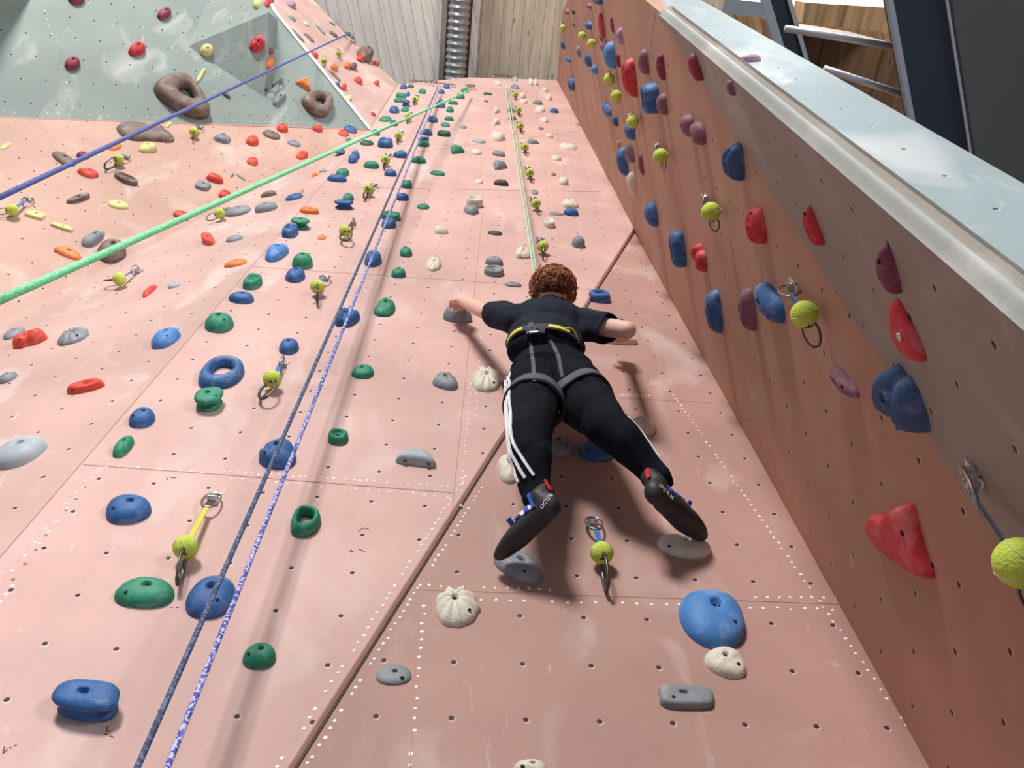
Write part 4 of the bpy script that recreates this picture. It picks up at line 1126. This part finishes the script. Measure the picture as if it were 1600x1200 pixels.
# t-shirt
slL = shL * .35 + elL * .65; slR = shR * .44 + elR * .56
def fill_shirt(mb):
    mb.ball(chest, A([X_ * .158, bk * .098, Up * .115])); mb.ball(chest + Up * .045, A([X_ * .150, bk * .086, Up * .075])); mb.ball(waist + Up * .04, A([X_ * .148, bk * .098, Up * .10])); mb.ball(waist - Up * .005, A([X_ * .150, bk * .100, Up * .075]))
    for s in (shL, shR): limb(mb, [neck0 - Up * .035, s - Up * .004], [.056, .058])
    limb(mb, [shL - Up * .008, slL], [.062, .058]); limb(mb, [shR - Up * .008, slR], [.064, .062])
    limb(mb, [shL - Up * .03, slL - Up * .026], [.052, .044]); limb(mb, [shR - Up * .035, slR - Up * .034], [.054, .046])
    limb(mb, [neck0 - Up * .03, neck0 + hu * .012 - hf * .006], [.062, .060]); mb.tube([neck0 + hu * .026 - hf * .006 + .056 * (math.cos(t) * hx + math.sin(t) * hf) for t in np.linspace(0, 6.28, 21)[:-1]], .008, 8, closed=True)
def wr(fa, amp, seed):
    def f(co):
        q = co @ A([X_, Up, bk]).T; s = seed
        return amp * (np.sin(q[:, 1] * fa + 2.2 * np.sin(q[:, 0] * 19 + s) + s) * np.sin(q[:, 0] * 17 + 1.4 * np.sin(q[:, 1] * 23) + s * 2) + .5 * np.sin(q[:, 1] * fa * 2.1 + 3 * q[:, 0] * 14 + s))
    return f
shirt = union('t_shirt', fill_shirt, .0065, 9, MT['shirt'], person, wr(46, .0032, 1.3))
def cut(o, p, n):                                      # open a garment with a clean hem
    bm = bmesh.new(); bm.from_mesh(o.data); bmesh.ops.bisect_plane(bm, geom=bm.verts[:] + bm.edges[:] + bm.faces[:], plane_co=Vector(p), plane_no=Vector(n), clear_outer=False, clear_inner=False)
    bm.to_mesh(o.data); bm.free()
def trim_round(o, c, n, R):                            # remove the cloth beyond a plane, only near that limb
    bm = bmesh.new(); bm.from_mesh(o.data); c = Vector(c); n = Vector(nrm(n))
    fs = [f for f in bm.faces if (f.calc_center_median() - c).dot(n) > 0 and (f.calc_center_median() - c).length < R]
    bmesh.ops.delete(bm, geom=fs, context='FACES'); bm.to_mesh(o.data); bm.free()
bm = bmesh.new(); bm.from_mesh(shirt.data); c_ = Vector(waist - Up * .048); u_ = Vector(Up)
bmesh.ops.delete(bm, geom=[f for f in bm.faces if (f.calc_center_median() - c_).dot(u_) < 0], context='FACES'); bm.to_mesh(shirt.data); bm.free()
trim_round(shirt, slL + nrm(slL - shL) * .018, slL - shL, .10); trim_round(shirt, slR + nrm(slR - shR) * .020, slR - shR, .10)
md = shirt.modifiers.new('cloth_thickness', 'SOLIDIFY'); md.thickness = .0035; md.offset = -1
# trousers
def fill_tr(mb):
    mb.ball(pel + Up * .02, A([X_ * .150, bk * .098, Up * .085])); mb.ball(waist - Up * .045, A([X_ * .142, bk * .093, Up * .05]))
    mb.ball(pel - Up * .012 - X_ * .05 + bk * .018, .085); mb.ball(pel - Up * .012 + X_ * .05 + bk * .018, .085)
    for h, k, a, s in ((hipL, knL, anL, -1), (hipR, knR, anR, 1)):
        limb(mb, [h, h * .5 + k * .5, k], [.098, .088, .070]); limb(mb, [k, k * .6 + a * .4 + bk * .012, a + (k - a) * .14, a - (k - a) * .16], [.070, .066, .051, .045])
    limb(mb, [pel - X_ * .115 + bk * -.01, hipL - X_ * .085 - Up * .01], [.035, .022])
def wrt(co):
    q = co @ A([X_, Up, bk]).T; x, y, z = q[:, 0], q[:, 1], q[:, 2]
    ridg = lambda a: 1 - 2 * np.abs(np.sin(a)) ** .7
    return .0052 * ridg(17 * y + 26 * x + 2.0 * np.sin(9 * x + 11 * z)) * np.sin(7 * y + 12 * z + 1) + .0040 * ridg(31 * y - 18 * x + 3 * np.sin(8 * y)) * np.cos(9 * x - 6 * y)
trousers = union('track_trousers', fill_tr, .0065, 14, MT['trousers'], person, wrt)
dg = bpy.context.evaluated_depsgraph_get()
def bvh_of(*obs):
    V = []; P = []
    for o in obs:
        n = len(V); V += [v.co.copy() for v in o.data.vertices]; P += [tuple(n + i for i in p.vertices) for p in o.data.polygons]
    return BVHTree.FromPolygons(V, P)
bt = bvh_of(trousers); bs = bvh_of(shirt, trousers)
def strip(mb, pts, wd, th=.0022, sides=None, i=0, closed=False):
    """flat band through (point, normal) pairs"""
    n = len(pts); V = []
    for k in range(n):
        p, nn = pts[k]; a = pts[(k - 1) % n if closed else max(0, k - 1)][0]; b = pts[(k + 1) % n if closed else min(n - 1, k + 1)][0]
        t = nrm(b - a); s = sides[k] if sides is not None else nrm(np.cross(t, nn)); w2 = wd[k] / 2 if hasattr(wd, '__len__') else wd / 2
        V += [p - s * w2 - nn * .002, p - s * w2 + nn * th, p + s * w2 + nn * th, p + s * w2 - nn * .002]
    Fc = []
    for k in range(n if closed else n - 1):
        for j in range(4): Fc.append((4 * k + j, 4 * k + (j + 1) % 4, (4 * ((k + 1) % n)) + (j + 1) % 4, 4 * ((k + 1) % n) + j))
    if not closed: Fc += [(0, 1, 2, 3), (4 * n - 4, 4 * n - 1, 4 * n - 2, 4 * n - 3)]
    mb.add(V, Fc, i)
def cast(bv, px, py, off=.002):
    r = nrm(ray(px, py)); h = bv.ray_cast(Vector(CAM), Vector(r))
    if h[0] is None: return None
    n = A(h[1]); n = n if n @ r < 0 else -n; return A(h[0]) + n * off, n
def on_cloth(bv, poly, n=40, off=.0015):
    """walk a pixel path over the garment"""
    out = []; L = [0]
    for p, q in zip(poly[:-1], poly[1:]): L.append(L[-1] + math.dist(p, q))
    for k in range(n + 1):
        d = L[-1] * k / n; i = max(j for j in range(len(L) - 1) if L[j] <= d + 1e-9); f = (d - L[i]) / (L[i + 1] - L[i])
        h = cast(bv, poly[i][0] + (poly[i + 1][0] - poly[i][0]) * f, poly[i][1] + (poly[i + 1][1] - poly[i][1]) * f, off)
        if h: out.append(h)
    return out
def ring(bv, c, axis, n=44, up=None, start=.45, off=.003):
    a = nrm(axis); u = nrm(np.cross(a, [0.2, .3, 1])); v = np.cross(a, u); P = []
    for k in range(n):
        th = 2 * math.pi * k / n; d = math.cos(th) * u + math.sin(th) * v; h = bv.ray_cast(Vector(c + d * start), Vector(-d), start)
        if h[0] is not None: P.append((A(h[0]) + d * off, d))
        else: P.append((c + d * .09, d))
    # smooth radii
    r = A([(p - c) @ d for p, d in P]); r = np.minimum(r, np.median(r) * 1.16); r = (r + np.roll(r, 1) + np.roll(r, -1) + np.roll(r, 2) + np.roll(r, -2)) / 5 + .001
    return [(c + d * rr, d) for (p, d), rr in zip(P, r)]
# stripes down the outer seams
def leg_stripes(h, k, a, side, angs):
    ax = [(h, k), (k, a)]
    for ang in angs:
        pts = []
        for (p, q), n, f0, f1 in ((ax[0], 26, -.10, 1.0), (ax[1], 26, 0.03, .93)):
            for t in np.linspace(f0, f1, n):
                c = p + (q - p) * t; d0 = X_ * side; al = nrm(q - p); out = nrm(d0 - al * (d0 @ al)); b2 = np.cross(al, out); b2 = b2 if b2 @ bk > 0 else -b2
                rad = .088 - .04 * (t if p is k else 0) - .018 * (t if p is h else 1); an = ang / (rad / .07)
                d = math.cos(an) * out + math.sin(an) * b2; hh = bt.ray_cast(Vector(c + d * .3), Vector(-d), .3)
                if hh[0] is not None: pts.append((A(hh[0]) + d * .0006, d))
        for _ in range(5): pts = [pts[0]] + [((pts[i - 1][0] + 2 * pts[i][0] + pts[i + 1][0]) / 4, nrm(pts[i - 1][1] + pts[i][1] + pts[i + 1][1])) for i in range(1, len(pts) - 1)] + [pts[-1]]
        pts = [(p + d * .003, d) for p, d in pts]
        mb = MB(); strip(mb, pts, .0085, .0022); mb.build('side_stripe', MT['stripe'], trousers, False)
leg_stripes(hipL, knL, anL, -1, (.18, .42, .66)); leg_stripes(hipR, knR, anR, 1, (-.30, -.06, .18))
# harness
har = empty('harness', (0, 0, 0)); har.parent = person
wc = waist - Up * .020
up_t = nrm(Up + bk * .05); P = ring(bs, wc, up_t); mb = MB(); n = len(P)
cols = []
sd = [up_t] * n
strip(mb, P, .030, .004, sides=sd, closed=True); mb.build('waist_belt', MT['web2'], har, False)
u0 = A([p for p, d in P]); pr = project(u0)
def belt_piece(name, x0, x1, wd, m, off, back=True):
    idx = [k for k in range(n) if x0 <= pr[k, 0] <= x1 and P[k][1] @ bk > (.0 if back else -9)]
    if len(idx) < 2: return
    idx.sort(key=lambda k: pr[k, 0]); mb = MB(); strip(mb, [(P[k][0] + P[k][1] * off, P[k][1]) for k in idx], wd, .003, sides=[up_t] * len(idx)); return mb.build(name, m, har, False)
belt_piece('belt_trim', 780, 822, .016, MT['yel'], .004); belt_piece('belt_trim', 852, 893, .016, MT['yel'], .004)
def gadget(px, py, dx, dy, w_, h_, m, name, off=.008, bv=None):
    h = cast(bv or bs, px, py, off)
    if not h: return
    p, nn = h; x = nrm(X_ - nn * (X_ @ nn)); y = np.cross(nn, x); y = y if y @ Up > 0 else -y
    mb = MB(); mb.box(p, (x * w_, y * h_, nn * .005)); return mb.build(name, m, har, False)
gadget(832, 522, 0, 0, .020, .013, MT['web2'], 'buckle', .010); gadget(846, 520, 0, 0, .012, .015, MT['web2'], 'buckle', .011); gadget(836, 524, 0, 0, .016, .0025, MT['hanger'], 'buckle_bar', .018)
gadget(830, 511, 0, 0, .0095, .014, MT['web'], 'rope_keeper', .006)
def gear_loop(pa, pb, bulge, dy):
    a = cast(bs, *pa, .006); b = cast(bs, *pb, .006)
    if not a or not b: return
    a, an_ = a; b, bn = b; nn = nrm(an_ + bn); Q = []
    for t in np.linspace(0, 1, 17): Q.append(a * (1 - t) + b * t + (nn * bulge - Up * dy) * math.sin(math.pi * t))
    mb = MB(); mb.tube(Q, .0042, 8); mb.build('gear_loop', MT['gearloop'], har)
gear_loop((872, 517), (902, 536), .022, -.035); gear_loop((789, 541), (789, 566), .022, .0); 
for h, k, px in ((hipL, knL, -1), (hipR, knR, 1)):
    c = h * .62 + k * .38; R_ = ring(bt, c, nrm(k - h) * 1.0 + bk * .18, off=.004); mb = MB(); strip(mb, R_, .044, .004, sides=[nrm(k - h)] * len(R_), closed=True); mb.build('leg_loop', MT['web'], har, False)
    R2_ = ring(bt, c + nrm(k - h) * .024, nrm(k - h) * 1.0 + bk * .18, off=.006); mb = MB(); strip(mb, R2_, .008, .004, sides=[nrm(k - h)] * len(R2_), closed=True); mb.build('leg_loop_edge', MT['web2'], har, False)
for poly in ([(829, 535), (833, 565), (835, 598)], [(859, 532), (874, 560), (880, 590)]):
    pts = on_cloth(bs, poly, 20, .004)
    if len(pts) > 3: mb = MB(); strip(mb, pts, .013, .002); mb.build('riser_strap', MT['web'], har, False)
# shoes
def shoe(heel, toe, side, lab, text_px):
    heel = A(heel); toe = A(toe); d = nrm(toe - heel); an = anL if side < 0 else anR
    up = nrm(an - (heel * .75 + toe * .25)); up = up - d * (up @ d); vc = nrm(CAM - heel); vc = vc - d * (vc @ d); up = nrm(nrm(up) + .35 * nrm(vc)); sx = np.cross(d, up); L = np.linalg.norm(toe - heel)
    def fill(mb):
        mb.ball(heel + d * .034 + up * .012, A([d * .038, sx * .034, up * .040])); mb.ball(heel + d * .04 + up * .036, A([d * .034, sx * .027, up * .030]))
        tb_ = ((.30, .031, .034, .012), (.42, .033, .031, .010), (.55, .036, .028, .004), (.68, .038, .025, -.002), (.80, .034, .021, -.006), (.90, .027, .018, -.010), (.95, .019, .015, -.012))
        tb_ = A(tb_)
        for f in np.linspace(.28, .95, 26):
            w_, hgt, dz = [float(np.interp(f, tb_[:, 0], tb_[:, j])) for j in (1, 2, 3)]
            mb.ball(heel + d * L * f + up * dz + sx * .004 * side * -1, A([d * .030, sx * w_ * 1.16, up * hgt * 1.18]))
        limb(mb, [heel + d * .045 + up * .05, heel * .35 + an * .65], [.032, .032])
    o = union('climbing_shoe', fill, .0042, 14, MT['rubber'], person)
    bv = bvh_of(o)
    up_line = lambda f, s, wd, m, nm, off=.001: None
    def wrap(f0, f1, wd, m, nm, a0=-1.5, a1=1.5, off=.0015, tilt=.0):
        pts = []
        for t in np.linspace(0, 1, 22):
            an_ = a0 + (a1 - a0) * t; c = heel + d * (L * (f0 + (f1 - f0) * t)) + up * .012; dd = math.cos(an_) * up + math.sin(an_) * sx; h = bv.ray_cast(Vector(c + dd * .12), Vector(-dd), .12)
            if h[0] is not None: pts.append((A(h[0]) + dd * off, dd))
        if len(pts) > 3: mb = MB(); strip(mb, pts, wd, .0022, sides=[d] * len(pts)); return mb.build(nm, m, o, False)
    wrap(.34, .50, .05, MT['shoe_w'], 'upper', -1.25, 1.25, .0008); wrap(.36, .40, .014, MT['shoe_b'], 'strap', -1.3, 1.3, .004); wrap(.52, .48, .014, MT['shoe_b'], 'strap', -1.2, 1.2, .004); wrap(.26, .27, .010, MT['shoe_b'], 'strap', -1.35, 1.35, .004)
    dd = nrm(up * .8 + sx * .6 * (1 if (sx @ X_) * side > 0 else -1)); h = bv.ray_cast(Vector(heel + d * L * .62 + dd * .15), Vector(-dd), .15); c = A(h[0]) if h[0] is not None else heel + d * L * .6 + dd * .03; mb = MB(); mb.box(c + dd * .008, (d * .007, np.cross(d, dd) * .003, dd * .012)); mb.build('strap_end', MT['shoe_b'], o, False)
    c = heel + d * .012 + up * .068; mb = MB(); mb.box(c - d * .006, (up * .018, sx * .0065, d * .002)); mb.build('pull_tab', MT['shoe_r'], o, False)
    (x0, y0), (x1, y1) = text_px; bvs = bv
    h0 = cast(bvs, x0, y0, .001); h1 = cast(bvs, x1, y1, .001)
    if h0 and h1:
        for i, ch in enumerate('OCUN'):
            t = (i + .5) / 4; h = cast(bvs, x0 + (x1 - x0) * t, y0 + (y1 - y0) * t, .0012)
            if not h: continue
            p, nn = h; xd_ = nrm(h1[0] - h0[0]); xd_ = nrm(xd_ - nn * (xd_ @ nn)); yd = np.cross(nn, xd_)
            cu = bpy.data.curves.new('letter', 'FONT'); cu.body = ch; cu.size = .016; cu.extrude = .0006; cu.align_x = 'CENTER'; cu.align_y = 'CENTER'
            to = bpy.data.objects.new('letter_raw', cu); COL.objects.link(to); me = bpy.data.meshes.new_from_object(to.evaluated_get(bpy.context.evaluated_depsgraph_get())); bpy.data.objects.remove(to)
            me.materials.clear(); me.materials.append(MT['stripe']); lo = bpy.data.objects.new('lettering', me); link(lo, o)
            lo.matrix_world = Matrix(((xd_[0], yd[0], nn[0], p[0]), (xd_[1], yd[1], nn[1], p[1]), (xd_[2], yd[2], nn[2], p[2]), (0, 0, 0, 1)))
    return o
shoe(H_(874, 786, .235), H_(776, 862, .062), -1, 'left', ((846, 794), (862, 772)))
shoe(H_(1014, 766, .23), H_(1099, 832, .062), 1, 'right', ((1030, 757), (1052, 780)))
# ------------------------------------------------------------------ labels that single each hold and quickdraw out
WALLN = {'M': 'pink back wall', 'F': 'lower right back panel', 'L': 'left wall', 'K': 'peach upper left wall', 'G': 'grey overhang', 'V': 'dark face of the grey volume', 'W': 'narrow edge of the grey volume',
         'Y': 'upper face of the grey volume', 'U': 'pink strip under the ceiling', 'R': 'coral side wall', 'Q': 'grey-brown strip', 'H': 'upper coral wall', 'E': 'pale end face'}
ORD = ['first', 'second', 'third', 'fourth', 'fifth', 'sixth', 'seventh', 'eighth', 'ninth', 'tenth', 'eleventh', 'twelfth', 'thirteenth', 'fourteenth', 'fifteenth', 'sixteenth', 'seventeenth', 'eighteenth', 'nineteenth', 'twentieth',
       'twenty-first', 'twenty-second', 'twenty-third', 'twenty-fourth', 'twenty-fifth']
def ordinal(i, n):
    if n == 1: return None
    if i == 0: return 'topmost'
    if i == n - 1: return 'lowest'
    return (ORD[i], 'top') if i < n / 2 else (ORD[n - 1 - i], 'bottom')
used = set()
for h in HOLDS:
    same = sorted([k for k in HOLDS if k['pk'] == h['pk'] and k['col'] == h['col']], key=lambda k: k['c'][1]); i = same.index(h); col = HC[h['col']][1]; wn = WALLN[h['pk']]
    lab = h['label']
    if not lab:
        o = ordinal(i, len(same)); shp = SHAPEW[h['typ']]
        if o is None: lab = '%s %s hold, only %s one on %s' % (col, shp, col, wn)
        elif isinstance(o, str): lab = '%s %s hold, %s of the %s ones, %s' % (col, shp, o, col, wn)
        else: lab = '%s %s hold, %s %s one from %s, %s' % (col, shp, o[0], col, o[1], wn)
    if lab in used: print('DUP', lab)
    used.add(lab); tag(h['o'], lab, 'climbing hold', 'climbing holds on the ' + wn)
for q in QDS:
    same = sorted([k for k in QDS if k['pk'] == q['pk']], key=lambda k: k['c'][1])
    if q['pk'] == 'M': same = [k for k in same if (k['c'][0] > 750) == (q['c'][0] > 750)]
    i = same.index(q); wn = WALLN[q['pk']]; lab = q['label']
    if q['pk'] == 'M': wn = 'right rope line' if q['c'][0] > 750 else 'left part of the back wall'
    if not lab:
        o = ordinal(i, len(same))
        if o is None: lab = 'quickdraw with tennis ball, the only one on the ' + wn
        elif isinstance(o, str): lab = 'quickdraw with tennis ball, %s one on the %s' % (o, wn)
        else: lab = 'quickdraw with tennis ball, %s from the %s on the %s' % (o[0], o[1], wn)
    if lab in used: print('DUP', lab)
    used.add(lab); tag(q['o'], lab, 'quickdraw', 'quickdraws on the ' + WALLN[q['pk']])
